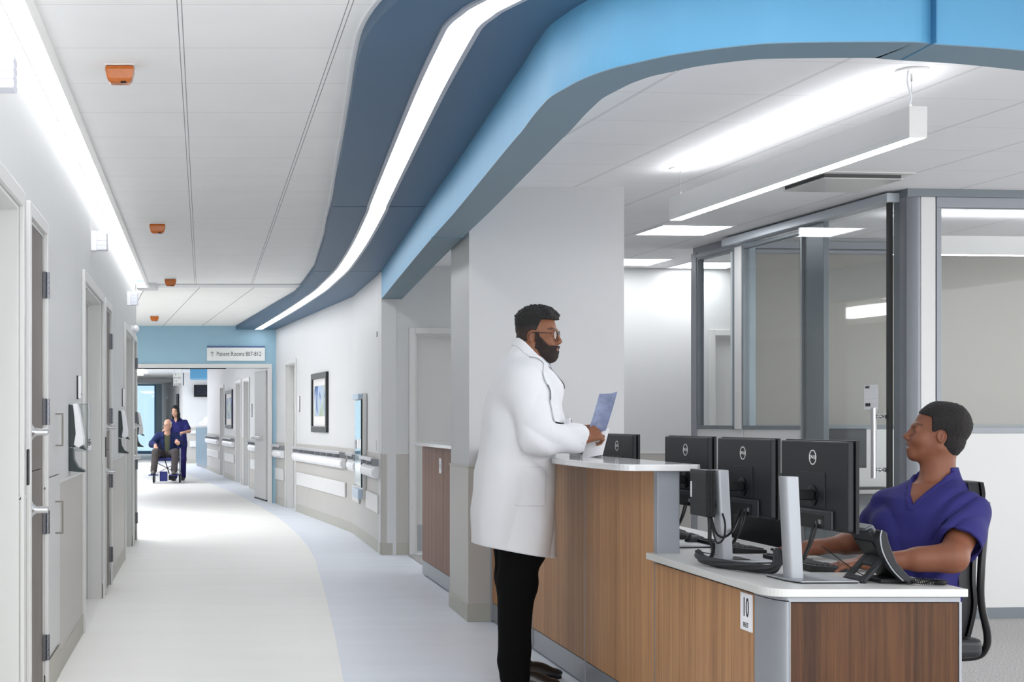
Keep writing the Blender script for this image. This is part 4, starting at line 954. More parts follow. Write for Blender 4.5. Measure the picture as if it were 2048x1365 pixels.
# cables
def cable(name, P, rr, label, m=black_m, n=8, cat='cable', group=None):
    mb = MB(); mb.tube(spline(P, 8), rr, n); return tag(mb.build(name, m, smooth=True), label, cat, group)
cable('power_cable', [(1.905, 5.46, 0.905), (1.903, 5.45, 0.86), (1.900, 5.44, 0.82), (1.905, 5.42, 0.79), (1.885, 5.38, 0.765), (1.858, 5.36, 0.752)], 0.0075, 'thick black cable hanging from the mini computer to the desk')
cable('video_cable', [(1.915, 5.47, 0.905), (1.925, 5.45, 0.85), (1.945, 5.43, 0.832), (1.98, 5.44, 0.85), (2.02, 5.50, 0.88), (2.06, 5.56, 0.925)], 0.0045, 'black cable looping from the mini computer to the second monitor')
cable('network_cable', [(1.91, 5.46, 0.905), (1.915, 5.44, 0.84), (1.925, 5.43, 0.81), (1.945, 5.42, 0.83), (1.950, 5.42, 0.88), (1.947, 5.44, 0.92)], 0.0035, 'thin black cable loop beside the second monitor stand')
# braided sleeve: twisted ridges
P = spline([(1.842, 5.40, 0.778), (1.832, 5.33, 0.762), (1.845, 5.24, 0.756), (1.872, 5.14, 0.756), (1.90, 5.07, 0.757), (1.93, 5.02, 0.756), (1.955, 4.99, 0.757), (1.972, 4.99, 0.772), (1.985, 5.01, 0.80), (1.99, 5.03, 0.815)], 10)
V = []; n = 36; N = len(P); up = Vector((0, 0, 1))
for i, p in enumerate(P):
    t = (P[min(i+1, N-1)]-P[max(i-1, 0)]).normalized(); w_ = t.cross(up).normalized(); q = w_.cross(t)
    for k in range(n):
        a = 2*math.pi*k/n; rr = 0.0150*(1+0.14*math.cos(6*(a+i*0.05)))*(0.82 if i < 3 else 1)
        V.append(tuple(p+(q*math.cos(a)+w_*math.sin(a))*rr))
F = [(i*n+k, i*n+(k+1) % n, (i+1)*n+(k+1) % n, (i+1)*n+k) for i in range(N-1) for k in range(n)]+[tuple(range(n-1, -1, -1)), tuple(range((N-1)*n, N*n))]
tag(link_mesh('cable_sleeve', V, F, dgrey_m, smooth=True, auto=False), 'thick braided black cable bundle snaking along the desk edge', 'cable')
cable('mouse_cable', [(2.215, 5.52, 0.745), (2.16, 5.50, 0.741), (2.11, 5.56, 0.741), (2.06, 5.66, 0.741), (2.05, 5.80, 0.741), (2.08, 5.95, 0.741)], 0.002, 'thin black mouse cable running back along the desk')
cable('keyboard_cable', [(2.13, 5.50, 0.745), (2.08, 5.45, 0.741), (2.02, 5.47, 0.741), (1.99, 5.55, 0.741), (2.02, 5.66, 0.741), (2.0, 5.8, 0.741)], 0.002, 'thin black keyboard cable curling behind the first monitor')
cable('headset_cable', [(2.16, 5.07, 0.83), (2.19, 5.03, 0.80), (2.22, 4.93, 0.755), (2.235, 4.86, 0.742), (2.20, 4.80, 0.742), (2.17, 4.78, 0.742)], 0.0018, 'thin cable arching from the first monitor to the desk phone')

def make_keyboard():
    r = empty('keyboard', (0, 0, 0))
    mb = MB(); mb.add([(0, 0, 0), (0.13, 0, 0), (0.13, 0, 0.014), (0, 0, 0.024), (0, 0.44, 0), (0.13, 0.44, 0), (0.13, 0.44, 0.014), (0, 0.44, 0.024)], [(0, 1, 2, 3), (7, 6, 5, 4), (0, 4, 5, 1), (3, 2, 6, 7), (1, 5, 6, 2), (0, 3, 7, 4)])
    mb.build('key_base', black_m, r, world=False, bevel=0.003)
    mb = MB()
    for i in range(6):
        for j in range(21):
            x = 0.008+i*0.0195; y = 0.010+j*0.0201; z = 0.0235-x*0.077
            if i == 5 and 6 < j < 13: continue
            V = [(x, y, z), (x+0.0165, y, z-0.0012), (x+0.0165, y+0.017, z-0.0012), (x, y+0.017, z), (x+0.002, y+0.002, z+0.005), (x+0.0145, y+0.002, z+0.004), (x+0.0145, y+0.015, z+0.004), (x+0.002, y+0.015, z+0.005)]
            mb.add(V, [(3, 2, 1, 0), (4, 5, 6, 7), (0, 1, 5, 4), (1, 2, 6, 5), (2, 3, 7, 6), (3, 0, 4, 7)])
    o = mb.build('keys', dgrey_m, r, world=False); o['kind'] = 'stuff'
    return r
kb = make_keyboard()
for i, (x, y, rz, lb) in enumerate(((2.13, 5.085, 0.0, 'black keyboard under the hand of the seated man'), (2.125, 5.80, 0.0, 'black keyboard behind the second monitor'), (2.10, 6.50, -0.1, 'black keyboard behind the third monitor'))):
    k = kb if i == 0 else copy_tree(kb); k.location = (x, y, 0.7375); k.rotation_euler = (0, 0, rz); tag(k, lb, 'keyboard', 'keyboards on the nurse station desk')
def mouse(x, y, rz, lb, m=plate_m):
    r = empty('computer_mouse', (x, y, 0.7375), rz)
    mb = MB(); mb.sphere((0, 0, 0.012), (0.056, 0.031, 0.024), 20); V = [(v[0], v[1], max(v[2], 0.0)) for v in mb.V]; mb.V = V
    mb.build('mouse_shell', m, r, world=False, smooth=True)
    mb = MB(); mb.box(-0.03, 0.035, -0.024, 0.024, 0.0, 0.004); mb.build('mouse_base', black_m, r, world=False)
    mb = MB(); mb.cyl((-0.030, -0.004, 0.033), (-0.030, 0.004, 0.033), 0.006, 12); mb.build('scroll_wheel', black_m, r, world=False)
    tag(r, lb, 'mouse')
mouse(2.225, 5.60, 0.15, 'light grey mouse under the right hand of the seated man', mat('silver_plastic', (190, 190, 192), 0.35))
mouse(2.13, 6.28, 0.5, 'dark mouse on the desk left of the second monitor stand', dgrey_m)
mb = MB(); mb.box(1.99, 2.05, 5.43, 5.56, 0.738, 0.749); mb.build
tag(mb.build('power_adapter', black_m, bevel=0.003), 'flat black adapter block beside the second stand', 'adapter')
mb = MB(); mb.box(1.97, 2.06, 6.35, 6.46, 0.738, 0.752); tag(mb.build('usb_hub', black_m, bevel=0.003), 'flat black hub block beside the grey counter post', 'adapter')

# ------------------------------------------------------------------ desk phone
ph = empty('desk_phone', (2.22, 4.78, 0.738)); tag(ph, 'dark grey desk phone on its stand seen from behind, near the desk edge', 'phone')
# body plane from the low edge to the high edge
e0 = Vector((2.298, 4.69, 0.742)); e1 = Vector((2.186, 4.69, 0.918)); ax = (e1-e0).normalized(); Mph = basis(e0, ax, (0, 1, 0))      # z = thickness towards +x/up
Lb = (e1-e0).length
mb = MB(); mb.box(0.0, Lb, 0.045, 0.195, 0.0, 0.022, Mph); mb.build('phone_body', dgrey_m, ph, bevel=0.006, seg=3)
mb = MB(); mb.box(Lb-0.03, Lb+0.006, 0.06, 0.20, -0.012, 0.02, Mph); mb.build('display_hood', mat('hood_grey', (84, 88, 94), 0.4), ph, bevel=0.006, seg=3)
mb = MB(); mb.box(0.015, Lb-0.04, 0.055, 0.185, 0.022, 0.025, Mph); mb.build('key_field', black_m, ph)
mb = MB()
pts = [(0.004, 0.012), (0.03, 0.030), (0.08, 0.040), (0.14, 0.036), (0.185, 0.018), (0.205, 0.0), (0.19, -0.012), (0.16, 0.000), (0.09, 0.014), (0.04, 0.006), (0.0, -0.010)]
n = len(pts); V = [tuple(Mph @ Vector((p[0], y, p[1]))) for y in (-0.012, 0.034) for p in pts]
mb.add(V, [tuple(range(n)), tuple(range(2*n-1, n-1, -1))]+[(i, n+i, n+(i+1) % n, (i+1) % n) for i in range(n)]); mb.build('handset', dgrey_m, ph, bevel=0.005, seg=3)
mb = MB(); mb.tube([tuple(Mph @ Vector((p[0], -0.013, p[1]))) for p in spline([(a, b, 0) for a, b in pts[1:6]], 5) for p in [(p.x, p.y)]], 0.0022, 6); mb.build('handset_edge', alu_m, ph, smooth=True)
# stand
f0 = Vector((2.152, 4.72, 0.741)); f1 = Vector((2.238, 4.72, 0.836)); Mst = basis(f0, (f1-f0), (0, 1, 0)); Ls = (f1-f0).length
mb = MB(); mb.box(0, Ls, 0.0, 0.035, -0.005, 0.006, Mst); mb.box(0, Ls, 0.115, 0.15, -0.005, 0.006, Mst); mb.box(0.0, 0.02, 0.035, 0.115, -0.005, 0.006, Mst); mb.box(0.065, Ls, 0.035, 0.115, -0.005, 0.006, Mst)
mb.build('phone_stand', dgrey_m, ph, bevel=0.003)
mb = MB(); mb.cyl(Mst @ Vector((0.0, 0.004, 0)), Mst @ Vector((0.0, 0.02, 0)), 0.007, 12); mb.cyl(Mst @ Vector((0.0, 0.13, 0)), Mst @ Vector((0.0, 0.146, 0)), 0.007, 12); mb.build('rubber_foot', black_m, ph)
mb = MB(); mb.box(2.205, 2.30, 4.72, 4.86, 0.738, 0.752); mb.build('phone_base', dgrey_m, ph, bevel=0.004)
# coiled cord
path = spline([(2.275, 4.69, 0.749), (2.32, 4.655, 0.747), (2.365, 4.65, 0.747), (2.392, 4.675, 0.747), (2.385, 4.71, 0.747), (2.34, 4.735, 0.748), (2.29, 4.745, 0.750)], 14)
pts3 = []; up = Vector((0, 0, 1)); N = len(path); tot = 62*2*math.pi
for i in range(N*9):
    f = i/(N*9-1)*(N-1); k = int(min(f, N-2)); p = path[k].lerp(path[k+1], f-k); t = (path[k+1]-path[k]).normalized(); w_ = t.cross(up).normalized(); a = tot*i/(N*9-1)
    pts3.append(p+(up*math.cos(a)+w_*math.sin(a))*0.0055)
mb = MB(); mb.tube(pts3, 0.0016, 5); mb.build('coiled_cord', black_m, ph, smooth=True)

# ------------------------------------------------------------------ office chairs (back towards +X in local space, seat centre at the origin)
def make_chair():
    r = empty('office_chair', (0, 0, 0)); fab = mat('black_leather', (34, 34, 38), 0.5, bump=0.2, bscale=300); frm = mat('black_frame_plastic', (18, 18, 20), 0.3)
    mb = MB(); 
    P = [(-0.23, -0.21), (-0.24, 0.21), (-0.20, 0.25), (0.18, 0.24), (0.20, 0.20), (0.20, -0.20), (0.18, -0.24), (-0.20, -0.25)]
    mb.prism(P, 0.42, 0.485); mb.build('seat', fab, r, world=False, bevel=0.02, seg=3)
    prof = [(0.155, 0.49), (0.168, 0.60), (0.160, 0.70), (0.168, 0.80), (0.198, 0.92), (0.235, 1.04)]
    def shell(off0, off1, w0, name, m, z0=0, z1=None):
        V = []; pr = spline([(p[0], 0, p[1]) for p in prof], 5); n = 9
        for s in (off0, off1):
            for p in pr:
                u = (p.z-0.49)/0.55; w = w0*(0.88+0.22*math.sin(math.pi*min(1, u*0.9+0.15)))
                if u > 0.9: w *= 1-2.2*(u-0.9)**1.5*3
                for k in range(n):
                    a = -1+2*k/(n-1); V.append((p.x+s-0.035*a*a, a*w, p.z))
        R = len(pr); F = []
        for b_ in (0, 1):
            o = b_*R*n
            for i in range(R-1):
                for k in range(n-1):
                    q = (o+i*n+k, o+i*n+k+1, o+(i+1)*n+k+1, o+(i+1)*n+k); F.append(q if b_ else q[::-1])
        o = R*n
        for i in range(R-1): F += [(i*n, (i+1)*n, o+(i+1)*n, o+i*n), (i*n+n-1, o+i*n+n-1, o+(i+1)*n+n-1, (i+1)*n+n-1)]
        for k in range(n-1): F += [(k, o+k, o+k+1, k+1), ((R-1)*n+k, (R-1)*n+k+1, o+(R-1)*n+k+1, o+(R-1)*n+k)]
        return link_mesh(name, V, F, m, r, world=False, smooth=True)
    shell(-0.02, 0.018, 0.205, 'backrest', fab); shell(0.019, 0.032, 0.22, 'back_shell', frm)
    for s in (-1, 1):
        mb = MB(); mb.tube(spline([(0.222, s*0.19, 0.97), (0.205, s*0.21, 0.88), (0.188, s*0.22, 0.74), (0.192, s*0.21, 0.62), (0.225, s*0.19, 0.50), (0.240, s*0.15, 0.44), (0.215, s*0.12, 0.405), (0.10, s*0.08, 0.395), (0.0, s*0.05, 0.395)], 6), 0.013, 10)
        mb.build('back_frame', frm, r, world=False, smooth=True)
    mb = MB(); mb.box(-0.12, 0.10, -0.09, 0.09, 0.375, 0.42); mb.build('mechanism', frm, r, world=False, bevel=0.01)
    mb = MB(); mb.cyl((0, 0, 0.10), (0, 0, 0.38), 0.028, 16); mb.build('gas_column', frm, r, world=False)
    for k in range(5):
        a = 2*math.pi*k/5+0.3; c, s = math.cos(a), math.sin(a)
        mb = MB(); mb.tube([(0, 0, 0.10), (c*0.15, s*0.15, 0.095), (c*0.29, s*0.29, 0.07)], [0.028, 0.022, 0.014], 8); lg = mb.build('leg', frm, r, world=False, smooth=True)
        mb = MB(); q = Vector((-s, c, 0)); b = Vector((c*0.29, s*0.29, 0.028)); mb.cyl(b-q*0.02, b+q*0.02, 0.026, 14); mb.build('caster', frm, lg, world=False)
    return r
ch = make_chair(); ch.location = (2.58, 5.38, 0.006); ch.rotation_euler = (0, 0, 0.0); tag(ch, 'black office chair the man in navy scrubs sits on', 'chair', 'office chairs at the nurse station')
ch2 = copy_tree(ch); ch2.location = (2.72, 6.75, 0.006); ch2.rotation_euler = (0, 0, math.radians(200)); tag(ch2, 'empty dark office chair behind the first two monitors', 'chair', 'office chairs at the nurse station')

# ------------------------------------------------------------------ implicit-surface modeller for people
class Field:
    def __init__(s): s.ops = []; s.post = []; s.lo = np.array([1e9]*3); s.hi = -s.lo
    def add(s, fn, c, r, k=0.02, kind='add', bound=True):
        c = np.array(c, dtype=float); s.ops.append((kind, fn, c, float(r), k))
        if kind == 'add' and bound: s.lo = np.minimum(s.lo, c-r); s.hi = np.maximum(s.hi, c+r)
    def cap(s, a, b, ra, rb=None, k=0.02, kind='add', M=None):
        a = np.array(a, dtype=float); b = np.array(b, dtype=float); rb = ra if rb is None else rb
        if M is not None: a, b = M[0]+M[1] @ (a*M[2]), M[0]+M[1] @ (b*M[2]); sc = float(np.mean(M[2])); ra *= sc; rb *= sc
        ab = b-a; L2 = max(float(ab @ ab), 1e-9)
        def fn(P):
            t = np.clip(((P-a) @ ab)/L2, 0, 1)
            return np.linalg.norm(P-a-t[:, None]*ab, axis=1)-(ra+(rb-ra)*t)
        s.add(fn, (a+b)/2, math.sqrt(L2)/2+max(ra, rb), k, kind)
    def ell(s, c, r, R=None, k=0.02, kind='add', M=None):
        c = np.array(c, dtype=float); r = np.array(r, dtype=float); R = np.eye(3) if R is None else np.asarray(R)
        if M is not None: c = M[0]+M[1] @ (c*M[2]); r = r*M[2]; R = M[1] @ R
        def fn(P):
            q = (P-c) @ R; k0 = np.linalg.norm(q/r, axis=1); k1 = np.linalg.norm(q/(r*r), axis=1)+1e-9
            return k0*(k0-1)/k1
        s.add(fn, c, float(r.max()), k, kind)
    def loft(s, tab, f, k=0.02, flat=0.0, kind='add', power=2.0):
        """tab rows: z, cx, cy, radius along f, radius sideways"""
        T = np.array(sorted(tab)); f = np.array([f[0], f[1]])/math.hypot(f[0], f[1]); l = np.array([-f[1], f[0]])
        z0, z1 = T[0, 0], T[-1, 0]
        def fn(P):
            z = np.clip(P[:, 2], z0, z1)
            cx = np.interp(z, T[:, 0], T[:, 1]); cy = np.interp(z, T[:, 0], T[:, 2]); rf = np.interp(z, T[:, 0], T[:, 3]); rs = np.interp(z, T[:, 0], T[:, 4])
            dx = P[:, 0]-cx; dy = P[:, 1]-cy; a = np.abs(dx*f[0]+dy*f[1]); b = np.abs(dx*l[0]+dy*l[1])
            k0 = ((a/rf)**power+(b/rs)**power)**(1/power); d = (k0-1)*np.minimum(rf, rs)*np.where(k0 > 1, 1.0, 1.0)
            dz = np.maximum(z0-P[:, 2], P[:, 2]-z1)
            return np.where(dz > 0, np.sqrt(np.maximum(d, 0)**2+dz**2)+np.minimum(d, 0)*0, np.maximum(d, dz))
        c = np.array([T[:, 1].mean(), T[:, 2].mean(), (z0+z1)/2]); r = math.hypot((z1-z0)/2, T[:, 3:].max()+abs(T[:, 1:3]-c[:2]).max())
        s.add(fn, c, r, k, kind, bound=False)
        m = T[:, 3:].max(1); s.lo = np.minimum(s.lo, [(T[:, 1]-m).min(), (T[:, 2]-m).min(), z0]); s.hi = np.maximum(s.hi, [(T[:, 1]+m).max(), (T[:, 2]+m).max(), z1])
    def ev(s, P, cc=None, rad=0.0):
        d = np.full(len(P), 1.0)
        for kind, fn, c, r, k in s.ops:
            if cc is not None and np.linalg.norm(cc-c) > rad+r+k+0.03: continue
            e = fn(P)
            if kind == 'add':
                h = np.maximum(k-np.abs(d-e), 0)/max(k, 1e-6); d = np.minimum(d, e)-h*h*k*0.25
            elif kind == 'sub':
                e = -e; h = np.maximum(k-np.abs(d-e), 0)/max(k, 1e-6); d = np.maximum(d, e)+h*h*k*0.25
        for kind, fn in s.post:
            if kind == 'int': d = np.maximum(d, fn(P))
            elif kind == 'disp': d = d+fn(P)
            elif kind == 'map': d = fn(P, d)
        return d
    def mesh(s, res, lo=None, hi=None, B=12):
        lo = s.lo-0.04 if lo is None else np.array(lo); hi = s.hi+0.04 if hi is None else np.array(hi)
        n = (np.ceil((hi-lo)/res/B).astype(int))*B+1
        D = np.ones(n, dtype=np.float32)
        nb = (n-1)//B; g = np.stack(np.meshgrid(*[np.arange(k) for k in nb], indexing='ij'), -1).reshape(-1, 3)
        cen = lo+(g*B+B/2)*res; dc = s.ev(cen); rad = B*res*0.87
        off = np.stack(np.meshgrid(*[np.arange(B+1)]*3, indexing='ij'), -1).reshape(-1, 3)*res
        for gi, c, d in zip(g, cen, dc):
            i, j, k = gi*B
            if abs(d) > rad*1.8+0.015: D[i:i+B+1, j:j+B+1, k:k+B+1] = np.where(np.abs(D[i:i+B+1, j:j+B+1, k:k+B+1]) == 1.0, np.sign(d), D[i:i+B+1, j:j+B+1, k:k+B+1]); continue
            D[i:i+B+1, j:j+B+1, k:k+B+1] = s.ev(lo+gi*B*res+off, c, rad).reshape(B+1, B+1, B+1)
        ins = D < 0
        c8 = [ins[a:n[0]-1+a, b:n[1]-1+b, c:n[2]-1+c] for a in (0, 1) for b in (0, 1) for c in (0, 1)]
        cnt = sum(x.astype(np.int8) for x in c8); mix = (cnt > 0) & (cnt < 8)
        idx = np.argwhere(mix); vid = np.full(mix.shape, -1, dtype=np.int64); vid[mix] = np.arange(len(idx))
        acc = np.zeros((len(idx), 3)); w = np.zeros(len(idx))
        for ax in range(3):
            for o1 in (0, 1):
                for o2 in (0, 1):
                    a = np.zeros(3, int); oth = [q for q in range(3) if q != ax]; a[oth[0]] = o1; a[oth[1]] = o2; b = a.copy(); b[ax] = 1
                    da = D[tuple((idx+a).T)]; db = D[tuple((idx+b).T)]; m = (da < 0) != (db < 0)
                    t = np.where(m, da/np.where(m, da-db, 1), 0); p = np.tile(a, (len(idx), 1)).astype(float); p[:, ax] = t
                    acc[m] += p[m]; w[m] += 1
        V = lo+(idx+acc/np.maximum(w, 1)[:, None])*res
        F = []
        for ax in range(3):
            o = [q for q in range(3) if q != ax]
            sl0 = [slice(None)]*3; sl1 = [slice(None)]*3; sl0[ax] = slice(0, n[ax]-1); sl1[ax] = slice(1, n[ax])
            A = ins[tuple(sl0)]; Bb = ins[tuple(sl1)]; e = np.argwhere(A != Bb)
            e = e[(e[:, o[0]] > 0) & (e[:, o[1]] > 0) & (e[:, o[0]] < n[o[0]]-1) & (e[:, o[1]] < n[o[1]]-1)]
            if not len(e): continue
            q = []
            for d0, d1 in ((0, 0), (1, 0), (1, 1), (0, 1)):
                c = e.copy(); c[:, o[0]] -= d0; c[:, o[1]] -= d1; q.append(vid[tuple(c.T)])
            q = np.stack(q, 1); q = q[(q >= 0).all(1)]; F.append(q)
        F = np.concatenate(F)
        return V, F
def fast_mesh(name, V, F, m, parent, tint=None):
    Mi = np.array(XF[parent.name].inverted()); V0_ = V; V = V @ Mi[:3, :3].T+Mi[:3, 3]
    me = bpy.data.meshes.new(name); me.vertices.add(len(V)); me.vertices.foreach_set('co', V.astype(np.float32).ravel())
    me.loops.add(len(F)*4); me.loops.foreach_set('vertex_index', F.astype(np.int32).ravel())
    me.polygons.add(len(F)); me.polygons.foreach_set('loop_start', np.arange(0, len(F)*4, 4, dtype=np.int32))
    me.update(calc_edges=True); me.validate()
    bm = bmesh.new(); bm.from_mesh(me); bmesh.ops.recalc_face_normals(bm, faces=bm.faces); bmesh.ops.smooth_vert(bm, verts=bm.verts, factor=0.35, use_axis_x=True, use_axis_y=True, use_axis_z=True); bm.to_mesh(me); bm.free()
    me.polygons.foreach_set('use_smooth', [True]*len(me.polygons)); me.materials.append(m)
    if tint is not None:
        at = me.color_attributes.new('tint', 'FLOAT_COLOR', 'POINT'); c = np.ones((len(V), 4), dtype=np.float32); c[:, :3] = tint(V0_); at.data.foreach_set('color', c.ravel())
    o = bpy.data.objects.new(name, me); place(o, parent, (0, 0, 0)); return o
def noise(P, sc, seed=0.0):
    x, y, z = (P*sc).T; s = seed
    return (np.sin(x*1.7+1.3*np.sin(y*1.1+s)+s)*np.cos(y*1.9+0.7*np.sin(z*1.3+s))+np.sin(z*2.1+x*0.9+s*2)*np.cos(x*1.3-y*0.8))*0.5
def rot(yaw, pitch=0.0, roll=0.0):
    """columns: forward, left, up; yaw about Z, pitch down positive"""
    a, p, r = math.radians(yaw), math.radians(pitch), math.radians(roll)
    Rz = np.array([[math.cos(a), -math.sin(a), 0], [math.sin(a), math.cos(a), 0], [0, 0, 1]])
    Ry = np.array([[math.cos(p), 0, math.sin(p)], [0, 1, 0], [-math.sin(p), 0, math.cos(p)]])
    Rx = np.array([[1, 0, 0], [0, math.cos(r), -math.sin(r)], [0, math.sin(r), math.cos(r)]])
    return Rz @ Ry @ Rx
def head(F, M, smile=False, es=1.0):
    """M = (origin at eye level in the middle of the head, rotation, scale xyz)"""
    c = lambda *a, **k: F.cap(*a, M=M, **k); e = lambda *a, **k: F.ell(*a, M=M, **k)
    e((-0.014, 0, 0.030), (0.097, 0.075, 0.086)); e((-0.03, 0, -0.01), (0.075, 0.068, 0.075), k=0.02)
    e((0.030, 0, -0.035), (0.056, 0.054, 0.080), k=0.03)
    for s in (-1, 1):
        c((-0.018, s*0.052, -0.055), (0.058, s*0.020, -0.098), 0.017, 0.015, k=0.03)
        e((0.052, s*0.036, -0.035), (0.028, 0.024, 0.028), k=0.022)
        c((0.078, s*0.034, 0.017), (0.086, s*0.012, 0.014), 0.0085, 0.0085, k=0.016)
        e((0.094, s*0.031, -0.006), (0.020, 0.017, 0.011), k=0.012, kind='sub')
        e((0.0715, s*0.031, -0.004), (0.0165, 0.0170, 0.0150), k=0.004); e((0.089, s*0.031, -0.0045), (0.0065, 0.0135, 0.0042), k=0.002, kind='sub')
        # ear
        Re = rot(0, 12); e((-0.010, s*0.074, -0.014), (0.0155*es, 0.007, 0.028*es), R=Re, k=0.006); e((-0.007, s*0.081, -0.011), (0.0075*es, 0.005, 0.016*es), R=Re, k=0.005, kind='sub')
        c((-0.010-0.014*es, s*0.078, -0.014+0.020*es), (-0.010-0.010*es, s*0.078, -0.014-0.020*es), 0.0042, k=0.004)
    e((0.064, 0, -0.103), (0.020, 0.022, 0.016), k=0.022)
    c((0.084, 0, 0.006), (0.109, 0, -0.034), 0.0075, 0.0095, k=0.012)
    for s in (-1, 1): e((0.100, s*0.011, -0.039), (0.011, 0.0075, 0.0075), k=0.008)
    e((0.076, 0, -0.066), (0.020, 0.026, 0.026), k=0.02)
    if smile:
        c((0.090, -0.014, -0.062), (0.090, 0.014, -0.062), 0.0058, k=0.006); c((0.086, -0.012, -0.080), (0.086, 0.012, -0.080), 0.0066, k=0.007)
        for s in (-1, 1): c((0.090, s*0.014, -0.062), (0.072, s*0.028, -0.056), 0.0055, 0.003, k=0.006); e((0.068, s*0.030, -0.040), (0.020, 0.017, 0.018), k=0.015)
        e((0.094, 0, -0.0705), (0.014, 0.021, 0.0055), k=0.003, kind='sub')
    else:
        c((0.092, -0.015, -0.064), (0.092, 0.015, -0.064), 0.0055, k=0.007); c((0.090, -0.013, -0.075), (0.090, 0.013, -0.075), 0.0065, k=0.007)
        e((0.100, 0, -0.0695), (0.012, 0.024, 0.0016), k=0.003, kind='sub')
def skull_fn(M, grow):
    c = M[0]+M[1] @ (np.array((-0.014, 0, 0.030))*M[2]); r = (np.array((0.097, 0.077, 0.086))+grow)*M[2]
    c2 = M[0]+M[1] @ (np.array((-0.03, 0, -0.012))*M[2]); r2 = (np.array((0.075, 0.070, 0.075))+grow)*M[2]
    def one(P, c, r):
        q = (P-c) @ M[1]; k0 = np.linalg.norm(q/r, axis=1); k1 = np.linalg.norm(q/(r*r), axis=1)+1e-9; return k0*(k0-1)/k1
    return lambda P: np.minimum(one(P, c, r), one(P, c2, r2))
def loc(P, M): return ((P-M[0]) @ M[1])/M[2]
def eyes(M, parent, iris=(40, 24, 16)):
    em = mat('eye', (255, 255, 255), 0.12, tint=True)
    for s in (-1, 1):
        c = M[0]+M[1] @ (np.array((0.0742, s*0.031, -0.0045))*M[2]); r = 0.0122*float(M[2][0]); mb = MB(); mb.sphere(tuple(c), r, 20)
        V = np.array(mb.V); d = (V-c)/r @ M[1][:, 0]
        col = np.where(d[:, None] > 0.84, np.array(s2l(iris)), np.array(s2l((168, 158, 150))))
        link_mesh('eye', mb.V, mb.F, em, parent, smooth=True, tint=col, raw=True)
def hand(F, wrist, d, back, curl=0.2, s=1.0, thumb_side=1, spread=0.05, tcurl=0.3, r_w=0.026, fist=None):
    """d: towards the fingers, back: out of the back of the hand; thumb_side +1/-1 across"""
    w = np.array(wrist, float); d = np.array(d, float); d /= np.linalg.norm(d); b = np.array(back, float); b -= d*(b @ d); b /= np.linalg.norm(b); x = np.cross(d, b)*thumb_side
    tips = []
    base = [(-0.031, 0.080, 0.0083), (-0.011, 0.088, 0.0088), (0.010, 0.090, 0.0090), (0.029, 0.086, 0.0088)]      # little .. index, thumb side = +x
    lens = [(0.030, 0.020, 0.017), (0.040, 0.025, 0.019), (0.044, 0.028, 0.020), (0.039, 0.025, 0.019)]
    F.cap(w-d*0.03, w+d*0.02, r_w, r_w*0.92, k=0.02)
    for i, ((ox, od, r), L) in enumerate(zip(base, lens)):
        kn = w+(x*ox+d*od)*s; F.cap(w+(d*0.015+x*ox*0.5)*s, kn, 0.0145*s, 0.0115*s, k=0.014)
        c = curl[i] if isinstance(curl, (list, tuple)) else curl
        a = 0.0; p = kn; dirx = d+x*(ox*spread*20)
        dirx /= np.linalg.norm(dirx)
        for j, l in enumerate(L):
            a += c*(0.9, 1.25, 0.9)[j]; v = dirx*math.cos(a)-b*math.sin(a); q = p+v*l*s
            F.cap(p, q, (r-0.0006*j)*s, (r-0.0006*j-0.0007)*s, k=0.005); p = q
        tips.append(p)
    t0 = w+(d*0.020+x*0.022-b*0.006)*s; t1 = t0+(d*0.62+x*0.66-b*(0.3+tcurl*0.3))*0.040*s/1.0; t2 = t1+(d*(0.95)+x*(0.28-tcurl)-b*(0.15+tcurl*0.5))*0.032*s; t3 = t2+(d*0.95+x*(0.05-tcurl*1.3)-b*(0.2+tcurl*0.5))*0.026*s
    F.cap(t0, t1, 0.0135*s, 0.0115*s, k=0.014); F.cap(t1, t2, 0.0105*s, 0.0095*s, k=0.006); F.cap(t2, t3, 0.0095*s, 0.0080*s, k=0.005)
    return tips
def skin(rgb, rough=0.5):
    m = mat('skin', rgb, rough, tint=True, var=0.06, vscale=(30, 30, 30), spec=0.35, bump=0.08, bscale=400); 
    b = m.node_tree.nodes['Principled BSDF']; b.inputs['Subsurface Weight'].default_value = 0.08; b.inputs['Subsurface Radius'].default_value = (0.02, 0.008, 0.005); return m
def skin_tint(M, base, lips, cheek=None, brow=None, extra=None):
    base, lips = np.array(s2l(base)), np.array(s2l(lips))
    def f(P):
        q = loc(P, M); c = np.tile(base, (len(P), 1))
        m = np.clip(1-np.abs((q[:, 2]+0.0695))/0.0125, 0, 1)*np.clip((0.024-np.abs(q[:, 1]))/0.006, 0, 1)*(q[:, 0] > 0.082)
        c = c*(1-m[:, None]*0.8)+lips*m[:, None]*0.8
        if brow is not None:
            arch = 0.0235-0.25*np.maximum(np.abs(np.abs(q[:, 1])-0.032)-0.004, 0)
            m = np.clip((0.0055-np.abs(q[:, 2]-arch))/0.003, 0, 1)*(np.abs(q[:, 1]) > 0.012)*(np.abs(q[:, 1]) < 0.052)*(q[:, 0] > 0.05)
            c = c*(1-m[:, None]*0.65)+np.array(s2l(brow))*m[:, None]*0.65
        if extra is not None: c = extra(q, c)
        return c
    return f
def shell_patch(F0, grow, region, res, lo, hi):
    G = Field(); G.add(lambda P: F0.ev(P)-grow, ((lo[0]+hi[0])/2, (lo[1]+hi[1])/2, (lo[2]+hi[2])/2), 5.0, 0.0, bound=False); G.post.append(('int', region)); return G.mesh(res, lo, hi)

